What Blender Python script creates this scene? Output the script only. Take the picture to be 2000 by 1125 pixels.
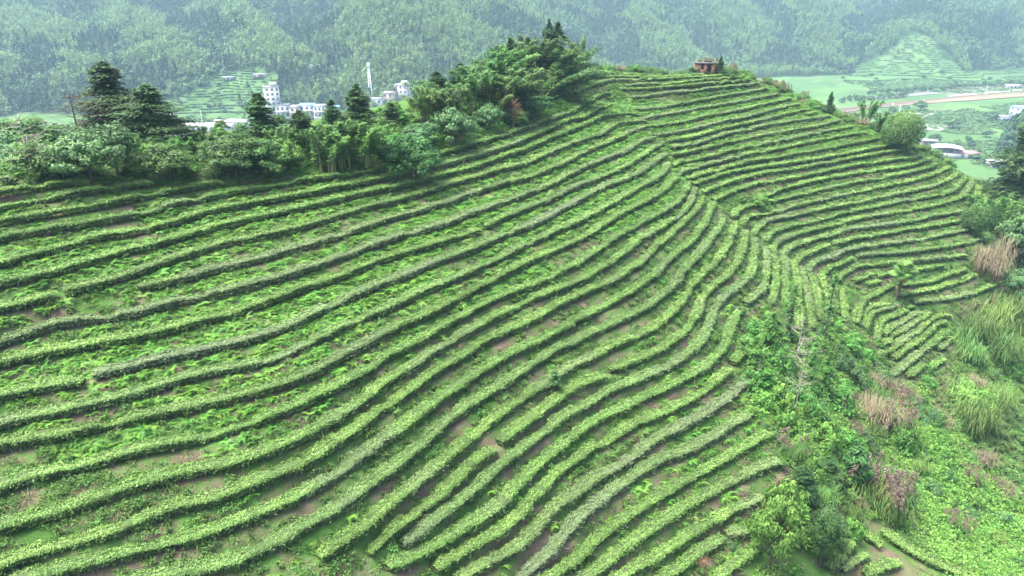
import bpy, math, random
import numpy as np
from math import radians, sin, cos, pi

# ---------------------------------------------------------------- camera, sky, sun, exposure
scene = bpy.context.scene
for o in list(bpy.data.objects): bpy.data.objects.remove(o)
COL = scene.collection
CZ = 90.0; PITCH = radians(23.0); FPX = 1376.0
cam_d = bpy.data.cameras.new('camera'); cam = bpy.data.objects.new('camera', cam_d); COL.objects.link(cam)
cam.location = (0, 0, CZ); cam.rotation_euler = (radians(90) - PITCH, 0, 0)
cam_d.sensor_fit = 'HORIZONTAL'; cam_d.sensor_width = 36.0; cam_d.lens = 36.0 * FPX / 2000.0
cam_d.clip_start = 0.5; cam_d.clip_end = 9000
scene.camera = cam

SUN_EL, SUN_AZ = radians(68), radians(-95)      # azimuth from +Y towards +X: the light comes from far left
world = bpy.data.worlds.new('World'); scene.world = world; world.use_nodes = True
wn = world.node_tree.nodes; wn.clear()
sky = wn.new('ShaderNodeTexSky'); sky.sky_type = 'NISHITA'; sky.sun_disc = False
sky.sun_elevation = SUN_EL; sky.sun_rotation = SUN_AZ; sky.air_density = 0.7; sky.dust_density = 6.0; sky.ozone_density = 1.0
bg = wn.new('ShaderNodeBackground'); bg.inputs['Strength'].default_value = 0.10
wo = wn.new('ShaderNodeOutputWorld')
world.node_tree.links.new(sky.outputs[0], bg.inputs[0]); world.node_tree.links.new(bg.outputs[0], wo.inputs[0])
sl = bpy.data.lights.new('sun', 'SUN'); sl.energy = 1.5; sl.angle = radians(24); sl.color = (1.0, 0.96, 0.87)
sun = bpy.data.objects.new('sun', sl); COL.objects.link(sun)
sun.rotation_euler = (radians(90) - SUN_EL, 0, -SUN_AZ + pi); sun.location = (-100, 100, 300)
scene.view_settings.view_transform = 'Standard'; scene.view_settings.look = 'None'
scene.view_settings.gamma = 1.0; scene.view_settings.use_curve_mapping = False
scene.view_settings.exposure = 2.92
scene.cycles.use_denoising = True; scene.cycles.denoiser = 'OPENIMAGEDENOISE'; scene.cycles.denoising_prefilter = 'ACCURATE'; scene.cycles.denoising_input_passes = 'RGB_ALBEDO_NORMAL'
scene.cycles.max_bounces = 5; scene.cycles.diffuse_bounces = 3; scene.cycles.transmission_bounces = 3
scene.cycles.glossy_bounces = 2; scene.cycles.volume_bounces = 0; scene.cycles.transparent_max_bounces = 4
scene.cycles.caustics_reflective = False; scene.cycles.caustics_refractive = False

rng = np.random.default_rng(7)
R_ = random.Random(5)

# ---------------------------------------------------------------- projection helpers
sp, cp = sin(PITCH), cos(PITCH)
LA, LB = 13.0, 0.70                      # depth below the camera of row level 0, and the drop per row
def ray(px, py):
    du = np.asarray(px, float) - 1000; dv = np.asarray(py, float) - 562.5
    return np.stack([du, FPX*cp - dv*sp, -(FPX*sp + dv*cp)], -1)
def at_h(px, py, h):
    r = ray(px, py); t = h / (-r[..., 2]); return r * t[..., None] + np.array([0, 0, CZ])
def at_y(px, py, Y):
    r = ray(px, py); t = Y / r[..., 1]; return r * np.asarray(t)[..., None] + np.array([0, 0, CZ])
def proj(p):
    p = np.asarray(p, float); x, y, z = p[..., 0], p[..., 1], p[..., 2] - CZ
    f = y*cp - z*sp; d = -(y*sp + z*cp)
    return 1000 + FPX*x/f, 562.5 + FPX*d/f

# ---------------------------------------------------------------- noise
def _hash(ix, iy, seed):
    h = (ix.astype(np.int64)*374761393 + iy.astype(np.int64)*668265263 + seed*1442695041) & 0xffffffff
    h = ((h ^ (h >> 13)) * 1274126177) & 0xffffffff
    return ((h ^ (h >> 16)) & 0xffffff) / float(0xffffff)
def vnoise(x, y, seed=0):
    x = np.asarray(x, float); y = np.asarray(y, float)
    ix, iy = np.floor(x), np.floor(y); fx, fy = x-ix, y-iy
    fx = fx*fx*(3-2*fx); fy = fy*fy*(3-2*fy)
    a = _hash(ix, iy, seed); b = _hash(ix+1, iy, seed); c = _hash(ix, iy+1, seed); d = _hash(ix+1, iy+1, seed)
    return (a*(1-fx)+b*fx)*(1-fy) + (c*(1-fx)+d*fx)*fy
def fbm(x, y, seed=0, oct=4):
    s = 0; a = 0.5; f = 1.0
    for o in range(oct):
        s = s + a*vnoise(np.asarray(x)*f, np.asarray(y)*f, seed+o*17); a *= .5; f *= 2.03
    return s / (1 - .5**oct)
def sstep(a, b, x):
    t = np.clip((x-a)/(b-a), 0, 1); return t*t*(3-2*t)
# traced tea rows: name -> (level, [(px,py),...]) in 2000x1125 photo pixels
ROWS = {
'L0':(0.2,'0,347 32,350'),
'L1':(1,'-60,388 0,376 40,366 75,362 125,355 155,351 177,356'),
'L2':(2,'-60,412 0,400 32,394 75,385 137,378 175,370 225,364 275,357 298,356'),
'L3':(3,'-60,443 0,431 62,420 125,409 175,405 217,394 250,386 312,375 375,362 425,355 435,357'),
'L4':(4,'-60,478 0,465 75,449 150,437 200,429 250,420 287,411 350,392 425,377 500,366 562,354 625,345 700,335 762,326 830,307 900,287 975,266 1025,249 1075,230 1112,220 1137,204 1170,186 1195,180'),
'L5':(5,'-60,530 0,512 50,497 100,486 150,472 180,461 250,452 300,441 350,429 400,410 450,401 525,389 600,375 662,362 737,351 787,337 837,326 900,310 975,290 1012,277 1050,260 1100,237 1137,230 1162,214 1195,201'),
'L6':(6,'-60,566 0,551 50,539 100,530 150,514 187,504 225,490 275,481 325,469 362,455 425,440 500,423 562,410 637,392 700,376 762,366 812,352 875,336 925,325 975,307 1030,290 1075,267 1137,245 1175,227 1220,222 1247,225'),
'L7a':(7,'-60,615 0,599 50,586 112,572'),
'L7':(7,'122,567 175,555 225,540 250,535 300,515 375,492 425,476 500,461 575,445 650,422 700,407 775,390 825,376 875,360 930,344 975,330 1032,316 1075,295 1125,277 1175,260 1200,241 1245,237 1262,240'),
'L8':(8,'270,560 325,549 375,537 425,522 500,504 575,484 650,462 700,445 750,427 812,412 870,395 912,379 975,360 1037,344 1100,317 1150,292 1207,270 1237,252 1265,246'),
'L9':(9,'-60,690 0,667 62,644 112,627 175,622 250,612 312,597 350,585 425,570 512,550 557,536 600,522 650,505 700,485 775,460 850,440 900,422 950,405 1000,387 1062,365 1125,333 1175,312 1225,292 1250,275 1280,268'),
'L10a':(10,'-60,722 0,705 62,690 125,677 200,667 250,657 325,642 400,622 460,608 525,585 575,567 630,547 675,532 725,512 757,500 800,487 862,470 900,456 937,447'),
'L10':(10,'947,440 1015,409 1075,388 1125,362 1187,340 1237,315 1260,300 1275,288 1296,278'),
'L11a':(11,'-60,788 0,770 50,757 100,747 165,742'),
'L11':(11,'180,730 225,720 300,702 375,685 450,669 500,657 550,640 600,613 650,591 725,560 800,532 875,500 900,494 975,462 1050,432 1100,406 1150,377 1200,355 1250,337 1277,315 1300,300'),
'L12':(12,'-60,836 0,822 75,805 150,795 225,775 300,757 362,732 425,720 450,717 525,702 575,680 625,657 675,632 725,612 775,592 825,567 900,536 975,502 1050,465 1125,432 1187,400 1237,370 1275,352 1295,337 1305,318'),
'L13':(13,'-60,882 0,865 62,855 125,845 200,827 275,812 350,795 425,782 450,775 525,755 600,732 650,702 700,677 762,642 825,617 900,577 975,537 1050,502 1125,470 1175,440 1215,413 1250,398 1287,377 1312,355 1322,342'),
'L14':(14,'-60,975 0,949 37,929 75,921 125,914 200,896 275,874 350,859 425,847 450,833 525,812 575,795 625,765 700,732 750,697 825,660 900,617 975,577 1050,550 1125,515 1200,462 1275,422 1320,396 1337,375 1345,355'),
'L15':(15,'-60,1045 0,1026 62,1011 112,999 162,979 225,959 300,931 375,916 450,902 525,881 575,858 600,847 650,815 700,782 750,747 800,717 850,682 900,652 975,612 1050,577 1125,550 1200,507 1250,465 1325,422 1345,400 1356,368'),
'L16':(16,'-60,1124 0,1101 75,1074 125,1054 200,1039 275,1016 325,994 375,981 425,976 462,954 525,931 600,901 650,868 687,843 725,810 775,780 812,750 862,717 900,698 937,670 1000,640 1075,602 1125,575 1200,545 1250,512 1287,475 1325,442 1357,412 1372,385'),
'L17':(17,'0,1146 75,1121 125,1109 200,1089 275,1069 337,1059 400,1039 450,1024 525,991 587,966 637,939 687,901 737,863 800,820 850,782 900,748 962,707 1012,680 1062,660 1100,638 1150,610 1200,587 1250,557 1275,537 1312,502 1350,470 1372,442 1388,411 1392,396'),
'L18':(18,'200,1150 312,1123 375,1114 425,1104 450,1097 500,1072 562,1041 612,1014 662,991 700,959 750,926 800,888 837,857 862,832 900,800 962,762 1025,722 1075,687 1125,662 1175,640 1237,612 1275,590 1312,560 1337,524 1366,493 1388,466 1405,441 1413,422'),
'L19':(19,'620,1084 650,1064 687,1041 725,1016 762,979 812,944 862,904 900,867 950,827 1000,790 1050,755 1100,722 1150,700 1200,672 1262,647 1300,622 1325,597 1350,558 1375,532 1399,507 1419,480 1432,452 1435,436'),
'L20a':(20,'720,1076 762,1034 812,999 862,959 912,914 940,890 966,876'),
'L20b':(20,'974,860 1025,825 1075,787 1100,765 1137,745 1183,733'),
'L20':(20,'1192,721 1225,707 1287,685 1325,658 1345,639 1362,612 1370,580 1388,562 1427,532 1443,507 1454,469 1456,452'),
'L21':(21,'785,1061 825,1029 875,999 925,957 957,925 1012,879 1050,850 1100,810 1150,787 1200,755 1250,737 1300,716 1337,696 1362,672 1380,648 1391,615 1405,587 1432,565 1460,543 1471,524 1474,491 1474,466'),
'L22a':(22,'757,1104 812,1084 862,1054 925,1016 962,996 1000,954 1037,920 1075,884 1125,845 1175,812 1225,790 1275,767 1325,745 1370,720 1396,698 1418,674 1428,632 1446,603'),
'L22':(22,'1455,591 1479,576 1496,554 1498,515 1497,482'),
'L23a':(23,'850,1110 880,1090 950,1051 1000,1019 1037,981 1062,951 1100,913 1150,878 1200,849 1250,820 1300,803 1350,777 1380,757 1410,735 1426,722'),
'L23b':(23,'1430,706 1450,686'),
'L23':(23,'1507,592 1512,576 1515,543 1515,510 1508,478'),
'L24a':(24,'890,1130 937,1106 1000,1076 1050,1034 1075,999 1125,959 1175,924 1225,895 1275,860 1350,820 1390,797 1420,774 1450,750 1460,738'),
'L24':(24,'1535,590 1532,576 1534,543 1534,515 1528,492'),
'L25a':(25,'1010,1125 1075,1081 1100,1041 1137,1001 1187,964 1237,926 1300,891 1350,876 1390,855 1429,828 1461,808'),
'L25':(25,'1561,640 1561,620 1559,587 1556,554 1553,529 1549,508'),
'L26b':(26,'1040,1140 1085,1120 1115,1098 1150,1064 1200,1024 1250,991 1300,959 1350,930 1390,911 1429,887 1469,863 1501,844'),
'L26':(26,'1587,640 1583,614 1578,570 1570,548 1566,522'),
'L27b':(27,'1120,1140 1150,1119 1200,1081 1250,1044 1300,1014 1350,981 1409,947 1469,919 1521,899'),
'L27':(26.8,'1602,625 1600,609 1597,576 1590,553 1583,534'),
'L28b':(28,'1190,1140 1225,1119 1275,1089 1325,1056 1350,1038 1409,1006 1469,979 1488,970'),
'L28':(27.7,'1621,630 1619,614 1619,581 1608,554 1603,536'),
'L29b':(29,'1270,1140 1300,1121 1350,1088 1382,1066 1413,1052'),
'L29c':(29,'1419,1042 1461,1034'),
'L29':(28.6,'1634,610 1630,592 1627,562 1631,548'),
'L30b':(30,'1395,1135 1413,1117 1449,1082 1477,1070'),
'L30':(29.5,'1652,628 1649,614 1644,570 1648,560'),
'L31':(30.5,'1671,630 1673,610 1680,594 1690,583'),
'T0':(0.3,'1117,147 1150,142 1175,140 1202,144'),
'T1':(1.3,'1117,162 1137,154 1150,151 1177,149 1219,149 1252,151'),
'T1b':(1.2,'1257,151 1315,149 1350,147 1374,145'),
'T2':(2,'1122,181 1150,167 1187,157 1225,155 1246,157 1315,153 1383,149 1419,146'),
'T3':(3,'1221,167 1274,164 1320,163 1370,156 1438,151'),
'T4':(3.8,'1210,173 1241,174 1287,171 1342,167 1397,162 1466,156'),
'T5':(5,'1232,190 1274,186 1342,177 1411,170 1482,163'),
'T6':(6.2,'1235,210 1260,214 1315,206 1370,195 1425,185 1499,173'),
'T7':(7.2,'1252,232 1315,221 1370,210 1425,201 1518,184'),
'T8':(8.1,'1268,245 1320,241 1370,228 1425,218 1500,202 1543,192'),
'T9':(9,'1279,263 1342,255 1397,240 1452,229 1500,217 1527,209 1560,202'),
'T10':(9.8,'1300,275 1340,269 1383,258 1425,247 1480,236 1541,221 1582,213'),
'T10b':(10.2,'1574,223 1596,219'),
'T11':(10.6,'1309,288 1356,281 1411,263 1480,248 1555,235 1621,227'),
'T12':(11.4,'1309,302 1356,295 1411,280 1480,265 1555,253 1610,242 1640,235'),
'T13':(12.4,'1315,322 1329,314 1383,306 1425,292 1493,280 1555,268 1610,256 1665,246'),
'T14':(13.2,'1326,338 1348,328 1397,317 1452,302 1535,287 1610,271 1651,263 1692,260'),
'T15':(14.1,'1343,347 1401,332 1456,316 1500,309 1569,298 1637,285 1722,269'),
'T16':(15.05,'1356,360 1374,351 1429,335 1497,323 1582,312 1665,297 1744,282'),
'T17':(16,'1374,375 1415,357 1484,338 1552,330 1582,324 1665,308 1733,296 1769,293'),
'T18':(17,'1392,390 1429,373 1470,360 1525,351 1582,340 1665,323 1747,311 1797,307'),
'T19':(18.1,'1490,384 1525,369 1602,350 1692,334 1775,324 1810,312 1816,307'),
'T20':(19.1,'1433,424 1434,415 1448,404 1478,398 1511,391 1585,374 1665,357 1747,342 1802,331 1830,320'),
'T21':(20.1,'1452,440 1449,431 1459,423 1497,415 1552,402 1665,376 1747,359 1802,348 1843,331 1854,326'),
'T22':(21.05,'1472,455 1477,445 1489,434 1511,427 1552,422 1580,413 1650,399 1772,374 1830,361 1865,342 1871,337'),
'T23':(22,'1495,470 1497,462 1511,450 1566,437 1650,415 1682,409 1765,391 1839,380 1861,372 1880,353 1885,345'),
'T24':(23,'1511,482 1517,473 1526,466 1575,452 1600,445 1682,424 1765,412 1847,396 1875,386 1891,369 1897,350'),
'V1':(24,'1888,398 1905,386 1911,372 1913,358'),
'V2':(25,'1921,402 1926,388 1930,364'),
'V3':(26,'1941,394 1943,382 1944,370'),
'T25':(24,'1531,497 1536,487 1548,480 1597,464 1655,448 1737,437 1820,423 1877,412'),
'T26a':(25.05,'1553,512 1558,503 1570,497 1597,486 1620,479'),
'T26':(25.05,'1624,475 1682,464 1765,449 1833,437 1880,430'),
'T27':(26.2,'1575,530 1582,522 1587,513 1625,501 1655,486 1710,478 1792,467 1894,448'),
'T28a':(27.3,'1601,542 1604,533 1618,524 1655,509 1668,503'),
'T28':(27.3,'1672,500 1700,496 1765,492 1847,482 1880,475 1913,468'),
'T29':(28.5,'1631,548 1634,541 1648,533 1669,520 1690,516 1737,514 1778,509 1833,503 1888,500'),
'T30a':(29.6,'1669,549 1685,541 1704,535'),
'T30':(29.7,'1713,538 1745,532 1792,527 1844,516'),
'T30b':(30.2,'1693,557 1706,551 1718,547'),
'T31':(30.9,'1685,585 1700,578 1715,571 1745,557'),
'T31b':(31,'1757,556 1778,554 1820,547 1847,535 1888,525'),
'T32':(32,'1754,576 1820,565 1861,553 1888,543 1905,536'),
'T33':(33,'1784,589 1847,583 1902,572 1930,560 1954,550'),
'P1':(32,'1686,618 1689,607 1699,597 1724,593 1740,591'),
'P2':(32.5,'1689,640 1693,626 1703,609 1717,603 1752,596'),
'P2b':(33.0,'1769,600 1785,597'),
'P3':(33.2,'1714,663 1713,642 1718,626 1744,617 1771,605'),
'P4':(33.8,'1728,652 1735,640 1761,628 1785,613 1800,607'),
'P5':(34.3,'1724,673 1735,662 1746,652 1775,638 1796,621 1812,609'),
'P6':(34.9,'1715,694 1734,685 1752,673 1765,661 1796,642 1816,621 1847,613 1856,616'),
'P7':(35.5,'1742,698 1765,681 1786,669 1812,652 1827,632 1849,628'),
'P8':(36.2,'1742,733 1775,706 1798,685 1827,665 1851,644'),
'P9':(36.9,'1773,735 1802,710'),
'P9b':(36.9,'1833,681 1858,659'),
'P10':(37.5,'1814,718 1845,702'),
'B1':(33.6,'1618,1108 1628,1090 1644,1070 1663,1058'),
'B2':(34.6,'1640,1110 1667,1089 1695,1081'),
'B3':(35.4,'1687,1121 1727,1102 1759,1094'),
'B4':(34.6,'1656,1014 1687,1038 1723,1066'),
'B5':(36.0,'1723,1034 1755,1062 1800,1086 1850,1106 1905,1130'),
}
# extra terrain control points in photo pixels: px,py,level
CTRL = [
(1480,640,24.3),(1500,700,25),(1520,760,26),(1560,700,26.5),(1560,830,28),(1600,900,29.5),(1560,950,29),(1560,1060,31),(1600,1010,31),
(1620,680,29.5),(1640,760,31.5),(1680,720,33.2),(1700,820,35),(1760,800,37),(1850,780,39.5),(1930,760,41.5),(1995,720,43),
(1680,940,34),(1760,930,37),(1850,900,40),(1930,870,43),(1995,830,45),
(1800,1010,38),(1880,1010,41),(1960,1000,44.5),(1995,960,46),(1850,1080,38.2),(1930,1080,41.5),(1995,1060,44.5),(1995,1125,44),(2060,900,50),(2060,1100,47),(2060,700,46.5),
(1900,680,39),(1960,640,39.5),(1995,590,39),(1900,620,36.2),(1940,480,30.5),(1990,480,34),(1960,430,28),(2000,400,31),(1950,400,26.5),
]
# ---------------------------------------------------------------- tea hill surface
def parse(s): return np.array([[float(a) for a in q.split(',')] for q in s.split()])
def resample(p, step):
    L = np.r_[0, np.cumsum(np.linalg.norm(np.diff(p, axis=0), axis=1))]
    n = max(2, int(round(L[-1]/step))+1); s = np.linspace(0, L[-1], n)
    return np.stack([np.interp(s, L, p[:, i]) for i in range(p.shape[1])], -1)
HOFF = 0.42
cx, cw = [], []
for k, (lv, s) in ROWS.items():
    p = parse(s); w = at_h(p[:, 0], p[:, 1], np.full(len(p), LA + LB*lv - HOFF)); w[:, 2] -= HOFF
    w = resample(w, 4.0)
    cx.append(w)
for (px, py, lv) in CTRL:
    cx.append(at_h(np.array([px]), np.array([py]), np.array([LA + LB*lv])))
# back slopes: the crest above the highest rows, then down to the valley
l4 = at_h(*parse(ROWS['L4'][1]).T, np.full(len(parse(ROWS['L4'][1])), LA + 4*LB))
l4 = resample(l4, 9.0)
upd = np.array([-0.82, 0.57])
for q in l4[:-1]:
    far = sstep(60, 110, q[1])
    for d, h in ((8, 12.4+.4*far), (17, 14.2-1.5*far), (32, 20), (55, 31), (90, 46)):
        cx.append(np.array([[q[0]+upd[0]*d, q[1]+upd[1]*d, CZ-h]]))
for (x, y, h) in ((10,126,12.9),(24,128,13.2),(36,133,13.6),(44,138,15),(50,136,17.2),(56,130,19.3),(62,122,21.6),(69,117,24.8),(76,118,28.5),(83,118,31.3),(88,112,32.5)):
    cx.append(np.array([[x, y, CZ-h], [x+6, y+10, CZ-h-3.5], [x+14, y+26, CZ-h-13], [x+26, y+50, CZ-h-28]]))
for (x, y, z) in ((-30,15,68),(-10,12,62),(10,18,57),(30,25,50),(60,30,40),(90,60,36),(110,100,38),(-60,20,74)):
    cx.append(np.array([[x, y, z]]))
C = np.concatenate(cx); key = np.round(C[:, :2]/1.2).astype(int)
_, ui = np.unique(key, axis=0, return_index=True); C = C[ui]
def tps_fit(C, lam):
    n = len(C); S = 40.0; X = C[:, :2]/S
    d2 = ((X[:, None]-X[None])**2).sum(-1); K = 0.5*d2*np.log(d2+1e-12)
    Pm = np.c_[np.ones(n), X]; M = np.zeros((n+3, n+3)); M[:n, :n] = K + lam*np.eye(n); M[:n, n:] = Pm; M[n:, :n] = Pm.T
    return X, np.linalg.solve(M, np.r_[C[:, 2], np.zeros(3)]), S
_X, _W, _S = tps_fit(C, 2e-3)
def tps(x, y):
    q = np.stack([np.ravel(x), np.ravel(y)], -1)/_S; out = np.empty(len(q))
    for i in range(0, len(q), 20000):
        d2 = ((q[i:i+20000, None]-_X[None])**2).sum(-1)
        out[i:i+20000] = (0.5*d2*np.log(d2+1e-12)) @ _W[:-3] + _W[-3] + q[i:i+20000] @ _W[-2:]
    return out.reshape(np.shape(x))
GX0, GX1, GY0, GY1, GS = -75.0, 115.0, 6.0, 185.0, 1.0
gx = np.arange(GX0, GX1+.1, GS); gy = np.arange(GY0, GY1+.1, GS)
GZ = tps(*np.meshgrid(gx, gy))
def hill(x, y):
    x = np.clip(np.asarray(x, float), GX0, GX1-1e-3); y = np.clip(np.asarray(y, float), GY0, GY1-1e-3)
    fx = (x-GX0)/GS; fy = (y-GY0)/GS; i = np.minimum(fx.astype(int), len(gx)-2); j = np.minimum(fy.astype(int), len(gy)-2); fx = fx-i; fy = fy-j
    return (GZ[j, i]*(1-fx)+GZ[j, i+1]*fx)*(1-fy) + (GZ[j+1, i]*(1-fx)+GZ[j+1, i+1]*fx)*fy
def hit(px, py, off=0.0, t0=18.0, t1=190.0):
    """first point of the hill along the ray of a photo pixel"""
    px = np.atleast_1d(np.asarray(px, float)); py = np.atleast_1d(np.asarray(py, float))
    r = ray(px, py); r = r/np.linalg.norm(r, axis=1)[:, None]
    t = np.full(len(px), t0); done = np.zeros(len(px), bool)
    while True:
        p = r*t[:, None]; z = CZ + p[:, 2]
        below = z < hill(p[:, 0], p[:, 1]) + off
        done |= below
        if done.all() or (t[~done] > t1).all(): break
        t = np.where(done, t, t+0.25)
    lo, hi = t-0.25, t.copy()
    for _ in range(12):
        m = (lo+hi)/2; p = r*m[:, None]; b = CZ+p[:, 2] < hill(p[:, 0], p[:, 1]) + off
        hi = np.where(b, m, hi); lo = np.where(b, lo, m)
    p = r*hi[:, None]; p[:, 2] += CZ
    return p, done
# ---------------------------------------------------------------- materials
class NT:
    def __init__(s, name):
        s.m = bpy.data.materials.new(name); s.m.use_nodes = True; s.t = s.m.node_tree; s.t.nodes.clear()
        s.out = s.t.nodes.new('ShaderNodeOutputMaterial')
    def n(s, typ, **kw):
        nd = s.t.nodes.new(typ)
        for k, v in kw.items():
            if k.startswith('i_'): nd.inputs[int(k[2:]) if k[2:].isdigit() else k[2:].replace('_', ' ')].default_value = v
            else: setattr(nd, k, v)
        return nd
    def l(s, a, b): s.t.links.new(a, b)
    def attr(s, name): return s.n('ShaderNodeAttribute', attribute_name=name)
    def ramp(s, fac, stops):
        r = s.n('ShaderNodeValToRGB'); e = r.color_ramp.elements
        while len(e) < len(stops): e.new(0.5)
        for el, (p, c) in zip(e, stops): el.position = p; el.color = (*c, 1)
        s.l(fac, r.inputs[0]); return r
    def mix(s, fac, a, b, mode='MIX'):
        m = s.n('ShaderNodeMix', data_type='RGBA', blend_type=mode)
        for sock, v in ((m.inputs[0], fac), (m.inputs[6], a), (m.inputs[7], b)):
            if hasattr(v, 'is_linked') or hasattr(v, 'links'): s.l(v, sock)
            elif isinstance(v, (int, float)): sock.default_value = v
            else: sock.default_value = (*v, 1)
        return m.outputs[2]
    def noise(s, scale, detail=4, rough=.6, coord=None, dist=0):
        n = s.n('ShaderNodeTexNoise'); n.inputs['Scale'].default_value = scale; n.inputs['Detail'].default_value = detail
        n.inputs['Roughness'].default_value = rough; n.inputs['Distortion'].default_value = dist
        if coord is not None: s.l(coord, n.inputs['Vector'])
        return n
    def pos(s): return s.n('ShaderNodeNewGeometry').outputs['Position']
    def math(s, op, a, b=0.0, clamp=False):
        m = s.n('ShaderNodeMath', operation=op, use_clamp=clamp)
        for i, v in enumerate((a, b)):
            if isinstance(v, (int, float)): m.inputs[i].default_value = v
            else: s.l(v, m.inputs[i])
        return m.outputs[0]
    def finish(s, color, rough=.7, spec=.25, transl=0.0, bump=None, bstr=.4, bdist=.05):
        p = s.n('ShaderNodeBsdfPrincipled'); p.inputs['Roughness'].default_value = rough
        p.inputs['Specular IOR Level'].default_value = spec
        if isinstance(color, tuple): p.inputs['Base Color'].default_value = (*color, 1)
        else: s.l(color, p.inputs['Base Color'])
        if bump is not None:
            b = s.n('ShaderNodeBump'); b.inputs['Strength'].default_value = bstr; b.inputs['Distance'].default_value = bdist
            s.l(bump, b.inputs['Height']); s.l(b.outputs[0], p.inputs['Normal'])
        sh = p.outputs[0]
        if transl > 0:
            t = s.n('ShaderNodeBsdfTranslucent')
            if isinstance(color, tuple): t.inputs[0].default_value = (*color, 1)
            else: s.l(color, t.inputs[0])
            mx = s.n('ShaderNodeMixShader'); mx.inputs[0].default_value = transl
            s.l(sh, mx.inputs[1]); s.l(t.outputs[0], mx.inputs[2]); sh = mx.outputs[0]
        s.l(sh, s.out.inputs[0]); return s.m
MAT = {}
def leaf_mat(name, stops, transl=.25, rough=.6, var=.25, grey=None, hue=0.0, spec=.25):
    """foliage: per-leaf tint along a ramp, a random value per plant, and an optional faded tone"""
    t = NT(name); a = t.attr('tint'); r = t.ramp(a.outputs['Fac'], stops).outputs[0]
    if grey is not None:
        g = t.attr('faded'); r = t.mix(g.outputs['Fac'], r, grey)
    oi = t.n('ShaderNodeObjectInfo')
    hs = t.n('ShaderNodeHueSaturation')
    mr = t.n('ShaderNodeMapRange'); mr.inputs[3].default_value = 1-var; mr.inputs[4].default_value = 1+var
    t.l(oi.outputs['Random'], mr.inputs[0]); t.l(mr.outputs[0], hs.inputs['Value'])
    if hue:
        m2 = t.n('ShaderNodeMapRange'); m2.inputs[3].default_value = .5-hue; m2.inputs[4].default_value = .5+hue
        w = t.math('FRACT', t.math('MULTIPLY', oi.outputs['Random'], 7.31)); t.l(w, m2.inputs[0]); t.l(m2.outputs[0], hs.inputs['Hue'])
    t.l(r, hs.inputs['Color'])
    MAT[name] = t.finish(hs.outputs[0], rough=rough, spec=spec, transl=transl); return MAT[name]
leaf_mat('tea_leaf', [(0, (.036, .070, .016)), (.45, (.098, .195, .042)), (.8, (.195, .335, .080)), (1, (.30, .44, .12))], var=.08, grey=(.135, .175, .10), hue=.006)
leaf_mat('fern_leaf', [(0, (.035, .11, .014)), (.6, (.085, .225, .028)), (1, (.17, .34, .045))], var=.25, hue=.02)
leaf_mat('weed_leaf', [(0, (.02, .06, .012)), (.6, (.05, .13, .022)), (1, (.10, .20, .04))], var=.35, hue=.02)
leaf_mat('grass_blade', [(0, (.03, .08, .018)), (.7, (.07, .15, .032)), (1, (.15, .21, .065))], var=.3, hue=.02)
leaf_mat('dry_grass', [(0, (.08, .07, .042)), (.6, (.15, .13, .08)), (1, (.23, .20, .13))], var=.25)
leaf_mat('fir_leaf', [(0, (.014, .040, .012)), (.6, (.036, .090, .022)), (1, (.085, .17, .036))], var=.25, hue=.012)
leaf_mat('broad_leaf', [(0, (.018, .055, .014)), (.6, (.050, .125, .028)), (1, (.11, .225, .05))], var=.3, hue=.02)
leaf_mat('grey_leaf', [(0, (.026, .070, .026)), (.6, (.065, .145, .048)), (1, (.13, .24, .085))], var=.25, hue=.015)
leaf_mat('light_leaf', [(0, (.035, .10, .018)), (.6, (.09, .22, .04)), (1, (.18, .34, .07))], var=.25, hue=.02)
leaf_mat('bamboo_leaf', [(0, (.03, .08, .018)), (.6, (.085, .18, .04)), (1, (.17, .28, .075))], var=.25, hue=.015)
leaf_mat('vine_leaf', [(0, (.028, .09, .016)), (.6, (.08, .20, .032)), (1, (.17, .31, .06))], var=.2, hue=.015)
leaf_mat('plume', [(0, (.10, .075, .055)), (.6, (.17, .125, .10)), (1, (.24, .19, .16))], var=.2)
leaf_mat('far_fir', [(0, (.009, .028, .014)), (1, (.032, .076, .030))], var=.35, transl=.1, hue=.015)
leaf_mat('far_bamboo', [(0, (.045, .095, .028)), (1, (.165, .265, .085))], var=.22, transl=.2, hue=.015)
leaf_mat('far_broad', [(0, (.022, .06, .022)), (1, (.085, .165, .05))], var=.35, transl=.15, hue=.02)
def plain(name, c, rough=.8, nscale=None, c2=None, bump=0, spec=.2, obj=False):
    t = NT(name); col = c; bmp = None
    if nscale:
        co = t.n('ShaderNodeTexCoord').outputs['Object'] if obj else t.pos()
        n = t.noise(nscale, 6, .65, co); col = t.ramp(n.outputs[0], [(.3, c), (.7, c2)]).outputs[0]; bmp = n.outputs[0] if bump else None
    MAT[name] = t.finish(col, rough, spec, bump=bmp, bstr=bump or .4); return MAT[name]
plain('bark', (.11, .085, .06), .9, 9, (.05, .04, .03), .6)
plain('pale_bark', (.33, .30, .26), .9, 6, (.18, .16, .14), .5)
plain('tea_stem', (.22, .19, .15), .9, 8, (.12, .10, .08))
plain('hedge_core', (.050, .085, .024), .9, 3, (.030, .048, .016))
plain('culm', (.30, .30, .13), .6, 4, (.18, .22, .08))
plain('dead_frond', (.30, .20, .10), .9, 5, (.18, .11, .06))
plain('dead_brush', (.25, .13, .09), .9, 5, (.13, .08, .055))

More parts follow.
